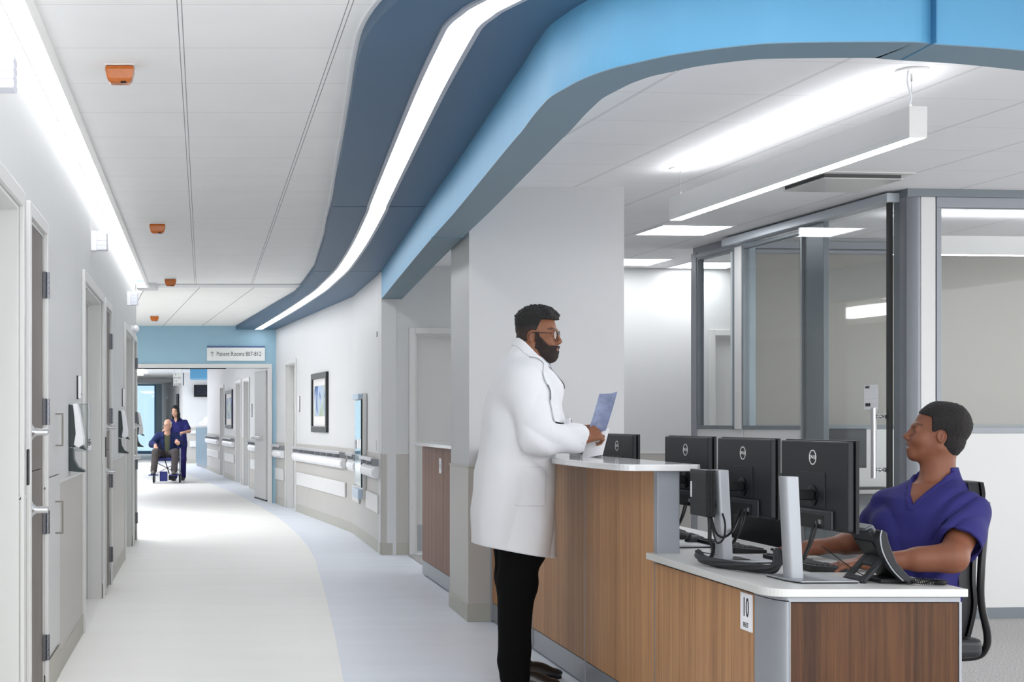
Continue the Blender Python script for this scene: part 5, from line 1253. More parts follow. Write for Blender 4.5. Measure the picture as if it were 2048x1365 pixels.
# ------------------------------------------------------------------ the standing doctor
doc = empty('person', (1.5, 7.0, 0)); tag(doc, 'standing bearded person in white lab coat and glasses holding papers at the counter', 'person')
Hd = (np.array([1.617, 7.0, 1.688]), rot(-27, 1), np.array([0.97, 1.0, 1.06]))
sk_doc = (132, 85, 60)
FB = Field(); head(FB, Hd)
FB.cap((1.575, 7.01, 1.60), (1.545, 7.01, 1.49), 0.066, 0.072, k=0.03); FB.cap((1.61, 7.005, 1.60), (1.60, 7.0, 1.50), 0.05, 0.06, k=0.03)
FB.loft([(0.95, 1.50, 7.0, 0.15, 0.17), (1.1, 1.53, 7.0, 0.155, 0.17), (1.3, 1.54, 7.0, 0.15, 0.18), (1.45, 1.545, 7.0, 0.12, 0.17), (1.52, 1.55, 7.0, 0.08, 0.10)], (1, 0), k=0.04)
SR = np.array((1.51, 6.81, 1.455)); ER = np.array((1.545, 6.735, 1.185)); WR = np.array((1.772, 6.81, 1.185))
SL = np.array((1.55, 7.19, 1.455)); EL = np.array((1.575, 7.285, 1.18)); WL = np.array((1.83, 7.16, 1.225))
for S_, E_, W_ in ((SR, ER, WR), (SL, EL, WL)): FB.cap(S_, E_, 0.052, 0.042, k=0.03); FB.cap(E_, W_, 0.040, 0.029, k=0.02)
hand(FB, WR, (0.86, 0.22, 0.30), (-0.15, -0.75, 0.62), curl=[0.95, 0.95, 0.9, 0.8], s=1.05, thumb_side=-1, tcurl=0.5, r_w=0.028)
hand(FB, WL, (0.70, -0.50, 0.05), (0.1, 0.3, 0.95), curl=[0.7, 0.7, 0.65, 0.6], s=1.05, thumb_side=1, tcurl=0.4, r_w=0.028)
for dy, x0 in ((-0.10, 1.475), (0.09, 1.50)): FB.cap((1.50, 7.0+dy, 0.93), (x0, 7.0+dy*1.15, 0.52), 0.075, 0.055, k=0.05); FB.cap((x0, 7.0+dy*1.15, 0.52), (x0-0.01+(dy > 0)*0.05, 6.9 if dy < 0 else 7.12, 0.12), 0.055, 0.04, k=0.03)
V, F_ = FB.mesh(0.0033)
def xd(q, c):
    m = np.clip((0.03-q[:, 2])/0.1, 0, 1)*0  # plain skin
    return c
fast_mesh('body', V, F_, skin(sk_doc), doc, skin_tint(Hd, sk_doc, (108, 62, 56), brow=(34, 24, 20)))
eyes(Hd, doc)
# hair: short, fuller on top, with a straight front
hm = mat('black_hair', (20, 19, 19), 0.75, var=0.3, vscale=(90, 90, 90), bump=1.0, bscale=260)
hs = mat('short_dark_stubble', (48, 38, 34), 0.8, var=0.3, vscale=(300, 300, 300), bump=0.6, bscale=700)
FH = Field(); sf = skull_fn(Hd, 0.0)
def hair_doc(P):
    q = loc(P, Hd); top = np.clip((q[:, 2]-0.035)/0.05, 0, 1); fr = np.clip((q[:, 0]-0.02)/0.06, 0, 1)
    t = 0.004+0.018*top+0.010*top*fr+(0.004*top+0.0005)*noise(P, 130.0, 2)+0.004*top*noise(P, 60, 5)
    d = sf(P)-t
    line = np.where(q[:, 0] > 0.030, 0.064, np.where(q[:, 0] > 0.0, 0.064-(0.030-q[:, 0])*2.2, -0.002))   # front hairline, temple, above the ear
    low = line-q[:, 2]
    back = np.where(q[:, 0] < -0.030, -0.060-q[:, 2], low)
    ear = 0.029-np.sqrt((q[:, 0]+0.010)**2+((q[:, 2]+0.014)*0.95)**2); ear = np.where(np.abs(q[:, 1]) > 0.05, ear, -1)
    return np.maximum(np.maximum(d, np.minimum(low, back)), ear)
FH.add(hair_doc, Hd[0]+np.array([0, 0, 0.03]), 0.14, 0.0)
V, F_ = FH.mesh(0.003); 
def hair_tint(P):
    q = loc(P, Hd); m = np.clip((0.038-q[:, 2])/0.03, 0, 1)[:, None]; return np.array(s2l((18, 17, 17)))*(1-m)+np.array(s2l((50, 39, 34)))*m
fast_mesh('hair', V, F_, mat('cropped_black_hair', (20, 19, 19), 0.75, tint=True, var=0.35, vscale=(90, 90, 90), bump=1.0, bscale=260), doc, hair_tint)
# beard
FBd = Field(); head(FBd, Hd); fb = FBd
def beard_doc(P):
    q = loc(P, Hd); d = fb.ev(P)-0.0055-0.004*np.clip((-0.075-q[:, 2])/0.03, 0, 1)-0.0012*noise(P, 300.0)
    upper = -0.045-0.55*np.clip(q[:, 0]-0.03, 0, 1)*np.where(q[:, 0] < 0.075, 1, 0.2)
    upper = np.where(q[:, 0] < 0.022, 0.006, np.where(q[:, 0] < 0.07, -0.012-(q[:, 0]-0.022)*0.95, -0.054))
    r = q[:, 2]-upper
    r = np.maximum(r, -(q[:, 0]-0.004+np.clip(-0.05-q[:, 2], 0, 1)*0.3))
    lip = 0.0120-np.sqrt((np.maximum(np.abs(q[:, 1])-0.012, 0))**2+((q[:, 2]+0.0700)*1.3)**2)
    lip = np.where(q[:, 0] > 0.08, lip, -1)
    return np.maximum(d, np.maximum(r, lip))
FG = Field(); FG.add(beard_doc, Hd[0]+Hd[1] @ np.array([0.05, 0, -0.07]), 0.10, 0.0)
V, F_ = FG.mesh(0.003); fast_mesh('beard', V, F_, mat('dark_beard', (42, 31, 27), 0.85, var=0.4, vscale=(150, 150, 150), bump=1.0, bscale=420), doc)
def glasses(M, parent, m, rr=0.0235):
    T = lambda p: tuple(M[0]+M[1] @ (np.array(p)*M[2])); mb = MB()
    for s in (-1, 1):
        n = 24; ring = [T((0.097-0.006*abs(math.cos(2*math.pi*k/n))*0-0.25*abs(s*0.032+rr*math.cos(2*math.pi*k/n))**2*8, s*0.033+rr*1.12*math.cos(2*math.pi*k/n), -0.007+rr*0.92*math.sin(2*math.pi*k/n))) for k in range(n+1)]
        mb.tube(ring, 0.0013, 6); mb.tube([T((0.084, s*0.058, 0.0)), T((0.05, s*0.072, 0.002)), T((-0.01, s*0.082, 0.004)), T((-0.03, s*0.082, -0.012))], 0.0015, 6)
    mb.tube([T((0.098, -0.011, -0.002)), T((0.102, 0, 0.001)), T((0.098, 0.011, -0.002))], 0.0012, 6)
    g = mb.build('glasses', m, parent, smooth=True)
    for s in (-1, 1):
        n = 24; V = [T((0.096, s*0.033, -0.007))]+[T((0.0965-0.25*abs(s*0.032+rr*math.cos(2*math.pi*k/n))**2*8, s*0.033+rr*1.1*math.cos(2*math.pi*k/n), -0.007+rr*0.9*math.sin(2*math.pi*k/n))) for k in range(n)]
        link_mesh('glasses_lens', V, [(0, 1+k, 1+(k+1) % n) for k in range(n)], lens_m, g, raw=True)
glasses(Hd, doc, mat('wire_frame', (60, 58, 58), 0.3, 0.8))
# trousers
FT = Field(); 
FT.loft([(0.72, 1.485, 6.99, 0.165, 0.20), (0.9, 1.49, 6.99, 0.17, 0.21), (1.0, 1.50, 7.0, 0.16, 0.2)], (1, 0), k=0.04)
FT.cap((1.525, 6.90, 0.72), (1.485, 6.885, 0.50), 0.118, 0.088, k=0.05); FT.cap((1.485, 6.885, 0.50), (1.472, 6.88, 0.13), 0.088, 0.074, k=0.03); FT.cap((1.470, 6.88, 0.13), (1.478, 6.88, 0.055), 0.070, 0.072, k=0.02)
FT.cap((1.51, 7.09, 0.80), (1.515, 7.10, 0.50), 0.105, 0.082, k=0.05); FT.cap((1.515, 7.10, 0.50), (1.515, 7.12, 0.13), 0.080, 0.064, k=0.03); FT.cap((1.515, 7.12, 0.13), (1.522, 7.12, 0.065), 0.064, 0.066, k=0.02)
FT.post.append(('disp', lambda P: 0.006*np.sin(P[:, 2]*38+5*P[:, 0]+3*np.sin(P[:, 2]*9))*np.clip(1.2-np.abs(P[:, 2]-0.45)*2.2, 0, 1)*np.clip((P[:, 0]-1.40)*6, 0, 1)+0.004*noise(P, 14)))
FT.post.append(('int', lambda P: P[:, 2]-0.96))
V, F_ = FT.mesh(0.006); fast_mesh('trousers', V, F_, mat('black_trousers', (8, 8, 9), 0.95, spec=0.15, bump=0.3, bscale=700), doc)
sh_m = mat('black_shoe_leather', (20, 20, 22), 0.3, coat=0.3); lace_m = mat('black_lace', (12, 12, 13), 0.8)
def shoe(x, y, yaw, parent, m, s=1.0, z=0.0, heel=True, lace=True):
    R = rot(yaw); M = (np.array([x, y, z]), R, np.array([s, s, s])); G = Field()
    G.ell((0.0, 0, 0.045), (0.055, 0.036, 0.045), M=M, k=0.03); G.ell((0.08, 0, 0.045), (0.08, 0.038, 0.040), M=M, k=0.03); G.ell((0.155, 0.0, 0.028), (0.070, 0.043, 0.026), M=M, k=0.03); G.cap((0.0, 0, 0.05), (-0.005, 0, 0.10), 0.04, 0.038, M=M, k=0.03)
    G.post.append(('int', lambda P: (M[0][2]+0.006)-P[:, 2]))
    V, F_ = G.mesh(0.005 if s > 0.9 else 0.008, G.lo-0.02, G.hi+0.02); o = fast_mesh('shoe', V, F_, m, parent)
    mb = MB(); P = []
    for k in range(28):
        a = 2*math.pi*k/28; cx = 0.078+0.142*math.cos(a); wd = 0.040+0.008*math.sin((cx+0.06)*9); P.append(tuple((M[0]+R @ (np.array((cx, wd*math.sin(a)*1.05*(1 if abs(math.cos(a)) < 0.9 else 1), 0))*s))[:2]))
    mb.prism(P, z, z+0.014); mb.build('shoe_sole', black_m, o)
    if lace:
        mb = MB()
        for k in range(4):
            u = 0.055+k*0.020; zz = 0.088-k*0.009
            for sg in (-1, 1): mb.tube([tuple(M[0]+R @ np.array((u, -sg*0.018, zz-0.006))), tuple(M[0]+R @ np.array((u+0.008, 0, zz+0.003))), tuple(M[0]+R @ np.array((u+0.016, sg*0.018, zz-0.010)))], 0.0022, 5)
        for sg in (-1, 1): mb.tube([tuple(M[0]+R @ np.array((0.05, 0, 0.095))), tuple(M[0]+R @ np.array((0.045, sg*0.02, 0.105))), tuple(M[0]+R @ np.array((0.06, sg*0.035, 0.085)))], 0.002, 5)
        mb.build('shoelace', lace_m, o)
shoe(1.465, 6.88, -4, doc, sh_m); shoe(1.545, 7.13, 4, doc, sh_m)
# coat
coat_m = mat('white_cotton', (218, 219, 222), 0.85, bump=0.25, bscale=500)
def frow(z, xb, xf, hy, cy=7.0): return (z, (xb+xf)/2, cy, (xf-xb)/2, hy)
ctab = [frow(0.60, 1.30, 1.685, 0.235), frow(0.84, 1.302, 1.69, 0.235), frow(1.03, 1.318, 1.69, 0.225), frow(1.13, 1.338, 1.69, 0.22), frow(1.27, 1.352, 1.725, 0.215), frow(1.38, 1.368, 1.728, 0.205), frow(1.44, 1.385, 1.72, 0.20),
        frow(1.50, 1.41, 1.69, 0.17), frow(1.545, 1.435, 1.66, 0.125), frow(1.60, 1.475, 1.65, 0.09), frow(1.665, 1.515, 1.645, 0.074)]
FC = Field(); FC.loft(ctab, (1, 0), k=0.05, power=2.4)
FC.cap((1.50, 6.865, 1.47), (1.50, 6.83, 1.42), 0.085, 0.09, k=0.06); FC.cap((1.54, 7.135, 1.47), (1.55, 7.17, 1.42), 0.085, 0.088, k=0.06)
def sleeve(S_, E_, W_, rs, re, rw, cut=0.0):
    G = Field(); G.cap(S_, E_, rs, re, k=0.05); e2 = W_+(W_-E_)*0.15; G.cap(E_, e2, re*0.98, rw, k=0.03)
    ax_ = (W_-E_)/np.linalg.norm(W_-E_)
    def cutf(P, d):
        q = P-W_; t = q @ ax_; r = np.linalg.norm(q-t[:, None]*ax_, axis=1)
        d = np.maximum(d, np.where(r < 0.2, t-cut, -1)); return np.maximum(d, -np.maximum(r-(rw-0.016), cut-0.035-t))
    G.post.append(('map', cutf)); return G
for S_, E_, W_, a_ in ((SR, ER, WR, 0.0), (SL, EL, WL, 0.0)):
    G_ = sleeve(S_, E_, W_, 0.083, 0.077, 0.064); FC.add(G_.ev, (S_+W_)/2, 0.36, 0.03)
def fold_doc(P):
    x, y, z = P.T; arm = np.clip((6.86-y)/0.06, 0, 1)
    rg = lambda a: 1-2*np.abs(np.sin(a))
    d = 0.013*arm*rg((z*1.0+x*0.75)*26+1.5*np.sin(x*12+z*7))*np.clip(1.1-np.abs(z-1.22)*4.5, 0, 1)*np.clip((x-1.46)*9, 0, 1)*np.clip((1.69-x)*12, 0, 1)
    d += 0.008*np.sin((z+0.7*x)*45)*np.clip((x-1.58)*8, 0, 1)*np.clip(1-np.abs(z-1.25)*3, 0, 1)
    d += 0.009*rg(x*13+1.2*np.sin(z*4)+y*4+z*1.5)*np.clip((1.10-z)*2.2, 0, 1)+0.009*rg((x-0.5*z)*16+2)*np.clip(1-np.abs(z-1.42)*6, 0, 1)
    return d+0.003*noise(P, 16, 1)
FC.post.append(('disp', fold_doc))
neckcut = lambda P: (P[:, 2]-(1.662-(P[:, 0]-1.52)*1.13))*0.7
FC.post.append(('int', neckcut))
hem = lambda P: (0.613+np.clip(1.69-P[:, 0], 0, 1)*0.17)-P[:, 2]
FC.post.append(('int', hem))
ctabi = [(r[0], r[1], r[2], r[3]-0.030, r[4]-0.030) for r in ctab]
FCi = Field(); FCi.loft(ctabi, (1, 0), k=0.05, power=2.4)
def hollow(P, d):
    i = FCi.ev(P)+0.004*0; cut = np.maximum(i, P[:, 2]-0.74); return np.maximum(d, -cut)
FC.post.append(('map', hollow))
# cuffs are open: remove the core near the wrist
def cuffs(P, d):
    for W_, E_ in ((WR, ER), (WL, EL)):
        ax_ = (W_-E_)/np.linalg.norm(W_-E_); q = P-(W_-0.02*0); t = q @ ax_; r = np.linalg.norm(q-t[:, None]*ax_, axis=1); d = np.maximum(d, -np.maximum(r-0.048, -0.10-t))
    return d
# neck opening
FC.post.append(('map', lambda P, d: np.maximum(d, -np.maximum(np.maximum(np.abs(P[:, 1]-7.0)-(P[:, 2]-1.44)*0.45, 1.44-P[:, 2]), 1.62-P[:, 0]))))
nc = np.array((1.585, 7.0, 1.66))
FC.post.append(('map', lambda P, d: np.maximum(d, -(np.linalg.norm((P-np.array((1.60, 7.0, 1.60)))/np.array((0.075, 0.068, 0.10)), axis=1)-1)*0.07)))
V, F_ = FC.mesh(0.0055); coat = fast_mesh('lab_coat', V, F_, coat_m, doc)
# lapels, collar and pocket as raised cloth
def zone(poly):   # signed distance-like region in the X-Z plane (convex polygon, counter-clockwise)
    P_ = np.array(poly); 
    def f(P):
        d = np.full(len(P), -1e9)
        for i in range(len(P_)):
            a, b = P_[i], P_[(i+1) % len(P_)]; e = b-a; n_ = np.array((e[1], -e[0]))/np.linalg.norm(e); d = np.maximum(d, (P[:, [0, 2]]-a) @ n_)
        return d
    return f
pk = zone([(1.455, 0.872), (1.600, 0.868), (1.605, 1.052), (1.460, 1.056)])
V, F_ = shell_patch(FC, 0.0045, lambda P: np.maximum(pk(P), P[:, 1]-6.9), 0.004, (1.43, 6.70, 0.84), (1.63, 6.92, 1.09)); fast_mesh('coat_pocket', V, F_, coat_m, coat)
lp = zone([(1.595, 1.49), (1.675, 1.12), (1.705, 1.12), (1.655, 1.49), (1.62, 1.56)])
V, F_ = shell_patch(FC, 0.007, lambda P: np.maximum(lp(P), P[:, 1]-6.99), 0.004, (1.57, 6.78, 1.10), (1.76, 7.0, 1.60)); fast_mesh('coat_lapel', V, F_, coat_m, coat)
cl = zone([(1.50, 1.585), (1.595, 1.475), (1.645, 1.52), (1.56, 1.60), (1.50, 1.67)])
V, F_ = shell_patch(FC, 0.006, lambda P: np.maximum(neckcut(P)-0.002, -(neckcut(P)+0.042)), 0.004, (1.45, 6.88, 1.42), (1.74, 7.12, 1.70)); fast_mesh('coat_collar', V, F_, coat_m, coat)
FS = Field(); FS.cap((1.595, 7.0, 1.555), (1.63, 7.0, 1.40), 0.066, 0.078, k=0.02)
V, F_ = FS.mesh(0.006); fast_mesh('shirt', V, F_, mat('pale_shirt', (214, 216, 224), 0.8), doc)
V, F_ = shell_patch(FS, 0.006, lambda P: np.maximum(np.abs(P[:, 1]-7.0)-(0.016+0.05*np.clip(1.52-P[:, 2], 0, 1)), np.maximum(np.maximum(1.63-P[:, 0], 1.452-P[:, 2]), P[:, 2]-1.545)), 0.004, (1.60, 6.94, 1.36), (1.74, 7.06, 1.57)); fast_mesh('necktie', V, F_, mat('grey_tie', (150, 153, 164), 0.6, var=0.3, vscale=(80, 80, 80)), doc)
# what he holds: folded leaflet and a sheet
hc = WR+np.array((0.105, 0.035, 0.045))
def sheet(name, o, x, y, w, h, bend, m, label, n=10):
    o = Vector(o); x = Vector(x).normalized(); y = Vector(y).normalized(); z = x.cross(y); V = []
    for s in (0, 0.0012):
        for i in range(n+1):
            for j in range(n+1):
                u, v = i/n-0.5, j/n; V.append(tuple(o+x*w*u+y*h*v+z*(bend*(4*u*u-1)*h*0.5+bend*0.6*v*v*h+s)))
    N = (n+1)**2; F = []
    for i in range(n):
        for j in range(n):
            a = i*(n+1)+j; q = (a, a+1, a+n+2, a+n+1); F += [q[::-1], tuple(N+t for t in q)]
    for i in range(n): F += [(i*(n+1), (i+1)*(n+1), N+(i+1)*(n+1), N+i*(n+1)), (i*(n+1)+n, N+i*(n+1)+n, N+(i+1)*(n+1)+n, (i+1)*(n+1)+n), (i, N+i, N+i+1, i+1), (n*(n+1)+i, n*(n+1)+i+1, N+n*(n+1)+i+1, N+n*(n+1)+i)]
    return tag(link_mesh(name, V, F, m, smooth=True), label, 'paper')
paper_m = mat('printed_paper', (142, 152, 184), 0.6, var=0.35, vscale=(24, 24, 30)); pw_m = mat('white_paper', (236, 238, 242), 0.6)
sheet('folded_leaflet', hc+np.array((-0.02, 0.0, -0.01)), (0.85, -0.5, 0.1), (0.34, 0.1, 0.92), 0.085, 0.19, 0.18, paper_m, 'blue-grey folded leaflet held up in the hand of the standing doctor')
sheet('paper_sheet', hc+np.array((-0.005, 0.02, -0.005)), (0.9, -0.4, 0.2), (-0.25, 0.05, -1.0), 0.10, 0.13, 0.10, pw_m, 'white sheet hanging below the hand of the standing doctor')

# ------------------------------------------------------------------ the seated man in navy scrubs
sea = empty('person', (2.6, 5.33, 0)); tag(sea, 'seated smiling person in navy scrubs typing at the nurse station desk', 'person')
fx = np.array((-0.82, -0.57)); lf_ = np.array((0.57, -0.82))
Hs = (np.array([2.692, 5.335, 1.223]), rot(162, -11), np.array([0.87, 0.94, 0.93]))
sk_s = (124, 77, 56)
def pt(c, f, l, z): return np.array((c[0]+fx[0]*f+lf_[0]*l, c[1]+fx[1]*f+lf_[1]*l, z))
cS = (2.655, 5.31)
FB = Field(); head(FB, Hs, smile=True, es=0.80)
FB.cap((2.709, 5.325, 1.16), (2.700, 5.33, 1.02), 0.049, 0.058, k=0.03); FB.cap((2.690, 5.33, 1.13), (2.675, 5.32, 1.02), 0.038, 0.050, k=0.03)
FB.loft([(0.46, 2.60, 5.30, 0.13, 0.16), (0.70, 2.62, 5.30, 0.115, 0.155), (0.85, 2.645, 5.31, 0.115, 0.165), (0.95, 2.655, 5.31, 0.105, 0.165), (1.00, 2.66, 5.315, 0.088, 0.14), (1.035, 2.675, 5.32, 0.062, 0.085)], fx, k=0.04)
SLs_ = pt(cS, 0, 0.158, 0.940); ELs = np.array((2.60, 5.035, 0.792)); WLs = np.array((2.345, 5.11, 0.772))
SRs_ = pt(cS, 0, -0.158, 0.945); ERs = np.array((2.60, 5.655, 0.80)); WRs = np.array((2.345, 5.60, 0.778))
FB.cap(SLs_, ELs, 0.056, 0.046, k=0.03); FB.cap(ELs, WLs, 0.044, 0.027, k=0.03); FB.cap(ELs, ELs+(WLs-ELs)*0.4, 0.046, 0.042, k=0.02)
FB.cap(SRs_, ERs, 0.056, 0.046, k=0.03); FB.cap(ERs, WRs, 0.044, 0.027, k=0.03); FB.cap(ERs, ERs+(WRs-ERs)*0.4, 0.046, 0.042, k=0.02)
hand(FB, WLs, (-0.97, 0.10, -0.13), (-0.12, -0.05, 0.99), curl=[0.22, 0.20, 0.18, 0.20], s=1.0, thumb_side=1, tcurl=0.0, r_w=0.026, spread=0.10)
hand(FB, WRs, (-0.98, 0.06, -0.04), (0.0, -0.25, 0.97), curl=[0.5, 0.42, 0.38, 0.38], s=0.98, thumb_side=-1, tcurl=0.1, r_w=0.026, spread=0.04)
for s in (-1, 1):
    FB.cap((2.60, 5.36-s*0.09, 0.545), (2.16, 5.34-s*0.10, 0.56), 0.075, 0.055, k=0.04); FB.cap((2.16, 5.34-s*0.10, 0.56), (2.20, 5.34-s*0.11, 0.13), 0.052, 0.038, k=0.03)
V, F_ = FB.mesh(0.0033)
fast_mesh('body', V, F_, skin(sk_s), sea, skin_tint(Hs, sk_s, (136, 74, 66), brow=(40, 28, 24)))
eyes(Hs, sea)
mb = MB(); T = lambda p: Vector(Hs[0]+Hs[1] @ (np.array(p)*Hs[2]))
P = [T((0.0885-0.35*y*y*20, y, z)) for z in (-0.0745, -0.0665) for y in np.linspace(-0.019, 0.019, 9)]
mb.add([tuple(p) for p in P]+[tuple(p-Vector(Hs[1][:, 0])*0.006) for p in P], [(i, i+1, 10+i, 9+i) for i in range(8)]+[(18+i, 27+i, 28+i, 19+i) for i in range(8)]+[(i, 18+i, 19+i, i+1) for i in range(8)]+[(9+i, 10+i, 28+i, 27+i) for i in range(8)])
mb.build('teeth', mat('tooth_enamel', (238, 234, 226), 0.25), sea)
FH = Field(); sfs = skull_fn(Hs, 0.0)
def hair_s(P):
    q = loc(P, Hs); top = np.clip((q[:, 2]+0.01)/0.06, 0, 1); bk = np.clip((-q[:, 0]-0.02)/0.06, 0, 1)
    t = (0.005+0.008*top+0.010*bk)*(1-0.7*np.clip((q[:, 0]-0.03)/0.05, 0, 1))+0.0018*noise(P, 190.0, 2)
    d = sfs(P)-t
    line = np.where(q[:, 0] > 0.036, 0.060+(q[:, 0]-0.036)*0.15, np.where(q[:, 0] > 0.024, 0.060-(0.036-q[:, 0])*4.9, np.where(q[:, 0] > -0.014, 0.003, -0.078)))
    low = line-q[:, 2]
    ear = 0.027-np.sqrt((q[:, 0]+0.010)**2+((q[:, 2]+0.014)*0.9)**2); ear = np.where(np.abs(q[:, 1]) > 0.05, ear, -1)
    return np.maximum(d, np.maximum(low, ear))
FH.add(hair_s, Hs[0]+np.array([0.01, 0, 0.0]), 0.14, 0.0)
V, F_ = FH.mesh(0.003); fast_mesh('hair', V, F_, mat('tight_curly_hair', (26, 22, 22), 0.85, var=0.35, vscale=(160, 160, 160), bump=1.2, bscale=420), sea)
# scrub top
scr_m = mat('navy_scrub_cotton', (33, 29, 100), 0.85, var=0.08, vscale=(10, 10, 10), bump=0.25, bscale=500)
stab = [(0.58, 2.60, 5.32, 0.130, 0.165), (0.70, 2.615, 5.31, 0.138, 0.170), (0.85, 2.64, 5.31, 0.142, 0.185), (0.93, 2.652, 5.31, 0.130, 0.185), (0.985, 2.66, 5.315, 0.108, 0.165), (1.02, 2.68, 5.32, 0.088, 0.130), (1.055, 2.695, 5.33, 0.068, 0.086), (1.085, 2.705, 5.328, 0.058, 0.064), (1.115, 2.709, 5.326, 0.050, 0.052)]
FC = Field(); FC.loft(stab, fx, k=0.04, power=2.3)
def short_sleeve(S_, E_, t0, r0, r1):
    G = Field(); G.cap(S_, (S_+E_)*0.5, r0, (r0+r1)/2, k=0.05); G.cap((S_+E_)*0.5, E_, (r0+r1)/2, r1+0.006, k=0.03); ax_ = (E_-S_); L = np.linalg.norm(ax_); ax_ = ax_/L
    def cutf(P, d):
        q = P-S_; t = (q @ ax_); r = np.linalg.norm(q-t[:, None]*ax_, axis=1); d = np.maximum(d, t-t0*L); return np.maximum(d, -np.maximum(r-(r1-0.012), (t0-0.25)*L-t))
    G.post.append(('map', cutf)); return G
for S_, E_, a_, b_ in ((SLs_, ELs, 0.063, 0.078), (SRs_, ERs, 0.062, 0.070)): FC.add(short_sleeve(S_, E_, 0.70, a_, b_).ev, (S_+E_)/2, 0.25, 0.035)
def fold_s(P):
    q = P-np.array((cS[0], cS[1], 0)); f = q[:, 0]*fx[0]+q[:, 1]*fx[1]; l = q[:, 0]*lf_[0]+q[:, 1]*lf_[1]; z = P[:, 2]
    rg = lambda a: 1-2*np.abs(np.sin(a))
    d = 0.009*rg((z*0.9-np.abs(l)*0.8)*30+1.5*np.sin(l*20))*np.clip(1-np.abs(np.abs(l)-0.13)*9, 0, 1)*np.clip(f*10+0.6, 0, 1)
    d += 0.008*rg(l*24+z*12)*np.clip((0.86-z)*6, 0, 1)
    return d+0.0035*noise(P, 18, 3)
FC.post.append(('disp', fold_s))
def sleeve_cut(P, d):
    for S_, E_, t0, rr in ((SLs_, ELs, 0.70, 0.070), (SRs_, ERs, 0.68, 0.062)):
        ax_ = (E_-S_); L = np.linalg.norm(ax_); ax_ = ax_/L; q = P-S_; t = (q @ ax_)/L; r = np.linalg.norm(q-(t*L)[:, None]*ax_, axis=1)
        side = ((P[:, 0]-cS[0])*lf_[0]+(P[:, 1]-cS[1])*lf_[1])*(1 if S_ is SLs_ else -1)
        near = np.where((side > 0.10) & (r < 0.2), (t-t0)*L, -1); d = np.maximum(d, near)
        d = np.maximum(d, -np.maximum(r-rr, (t0-0.22-t)*L))
    return d
def vneck(P, d):
    q = P-np.array((cS[0], cS[1], 0)); f = q[:, 0]*fx[0]+q[:, 1]*fx[1]; l = q[:, 0]*lf_[0]+q[:, 1]*lf_[1]; z = P[:, 2]
    v = np.maximum(np.abs(l)-0.002-(z-0.965)*0.60, 0.965-z); v = np.maximum(v, -0.03-f)
    return np.maximum(d, -v*0.8)
FC.post.append(('map', vneck))
FC.post.append(('int', lambda P: P[:, 2]-1.098))
V, F_ = FC.mesh(0.0048); top = fast_mesh('scrub_top', V, F_, scr_m, sea)
def vband(P):
    q = P-np.array((cS[0], cS[1], 0)); f = q[:, 0]*fx[0]+q[:, 1]*fx[1]; l = q[:, 0]*lf_[0]+q[:, 1]*lf_[1]; z = P[:, 2]
    v = np.maximum(np.abs(l)-0.002-(z-0.965)*0.60, 0.965-z)*0.85
    return np.maximum(np.maximum(np.abs(v-0.009)-0.009, -0.04-f), z-1.12)
V, F_ = shell_patch(FC, 0.003, vband, 0.0045, (2.42, 5.05, 0.86), (2.85, 5.50, 1.11)); fast_mesh('neck_band', V, F_, scr_m, top)
# scrub trousers
FT = Field(); FT.loft([(0.48, 2.57, 5.34, 0.13, 0.17), (0.62, 2.59, 5.33, 0.125, 0.165)], (-1, 0), k=0.04)
for s in (-1, 1): FT.cap((2.58, 5.34-s*0.09, 0.565), (2.16, 5.34-s*0.10, 0.575), 0.088, 0.072, k=0.04); FT.cap((2.16, 5.34-s*0.10, 0.575), (2.19, 5.34-s*0.11, 0.16), 0.070, 0.060, k=0.03)
V, F_ = FT.mesh(0.008); fast_mesh('scrub_trousers', V, F_, scr_m, sea)
for s in (-1, 1): shoe(2.22, 5.34-s*0.11, 180, sea, mat('dark_shoe', (30, 30, 36), 0.5), z=0.006, lace=False)

# ------------------------------------------------------------------ the pair far down the corridor (about 30 m away)
eld = empty('person', (-0.78, 30.2, 0)); tag(eld, 'seated older person in blue jacket and glasses being pushed in a wheelchair', 'person')
He = (np.array([-0.745, 30.05, 1.200]), rot(-118, 2), np.array([1.0, 1.0, 1.0]))
sk_e = (222, 172, 148); FB = Field(); head(FB, He)
FB.cap((-0.74, 30.08, 1.12), (-0.75, 30.12, 1.0), 0.055, 0.06, k=0.03)
FB.loft([(0.55, -0.76, 30.25, 0.13, 0.17), (0.8, -0.755, 30.22, 0.12, 0.17), (0.98, -0.75, 30.18, 0.10, 0.17), (1.03, -0.75, 30.14, 0.07, 0.09)], (0, -1), k=0.04)
wr1 = np.array((-0.99, 29.86, 0.78)); wr2 = np.array((-0.55, 29.86, 0.87))
FB.cap((-0.93, 30.15, 0.99), (-1.07, 30.08, 0.80), 0.05, 0.042, k=0.03); FB.cap((-1.07, 30.08, 0.80), wr1, 0.04, 0.028, k=0.03)
FB.cap((-0.57, 30.15, 0.99), (-0.47, 30.08, 0.82), 0.05, 0.042, k=0.03); FB.cap((-0.47, 30.08, 0.82), wr2, 0.04, 0.028, k=0.03)
hand(FB, wr1, (0.05, -0.75, -0.6), (0.1, -0.55, 0.8), curl=0.35, thumb_side=-1); hand(FB, wr2, (0.3, -0.9, -0.2), (0.1, -0.1, 1), curl=0.6, thumb_side=1)
for s, kx, fxx in ((-1, -0.98, -1.02), (1, -0.58, -0.60)): FB.cap((-0.76+s*0.09, 30.2, 0.60), (kx, 29.78, 0.63), 0.07, 0.055, k=0.04); FB.cap((kx, 29.78, 0.63), (fxx, 29.70, 0.27), 0.05, 0.035, k=0.03)
V, F_ = FB.mesh(0.0065); fast_mesh('body', V, F_, skin(sk_e), eld, skin_tint(He, sk_e, (196, 130, 116), brow=(190, 170, 160))); eyes(He, eld, (60, 50, 40))
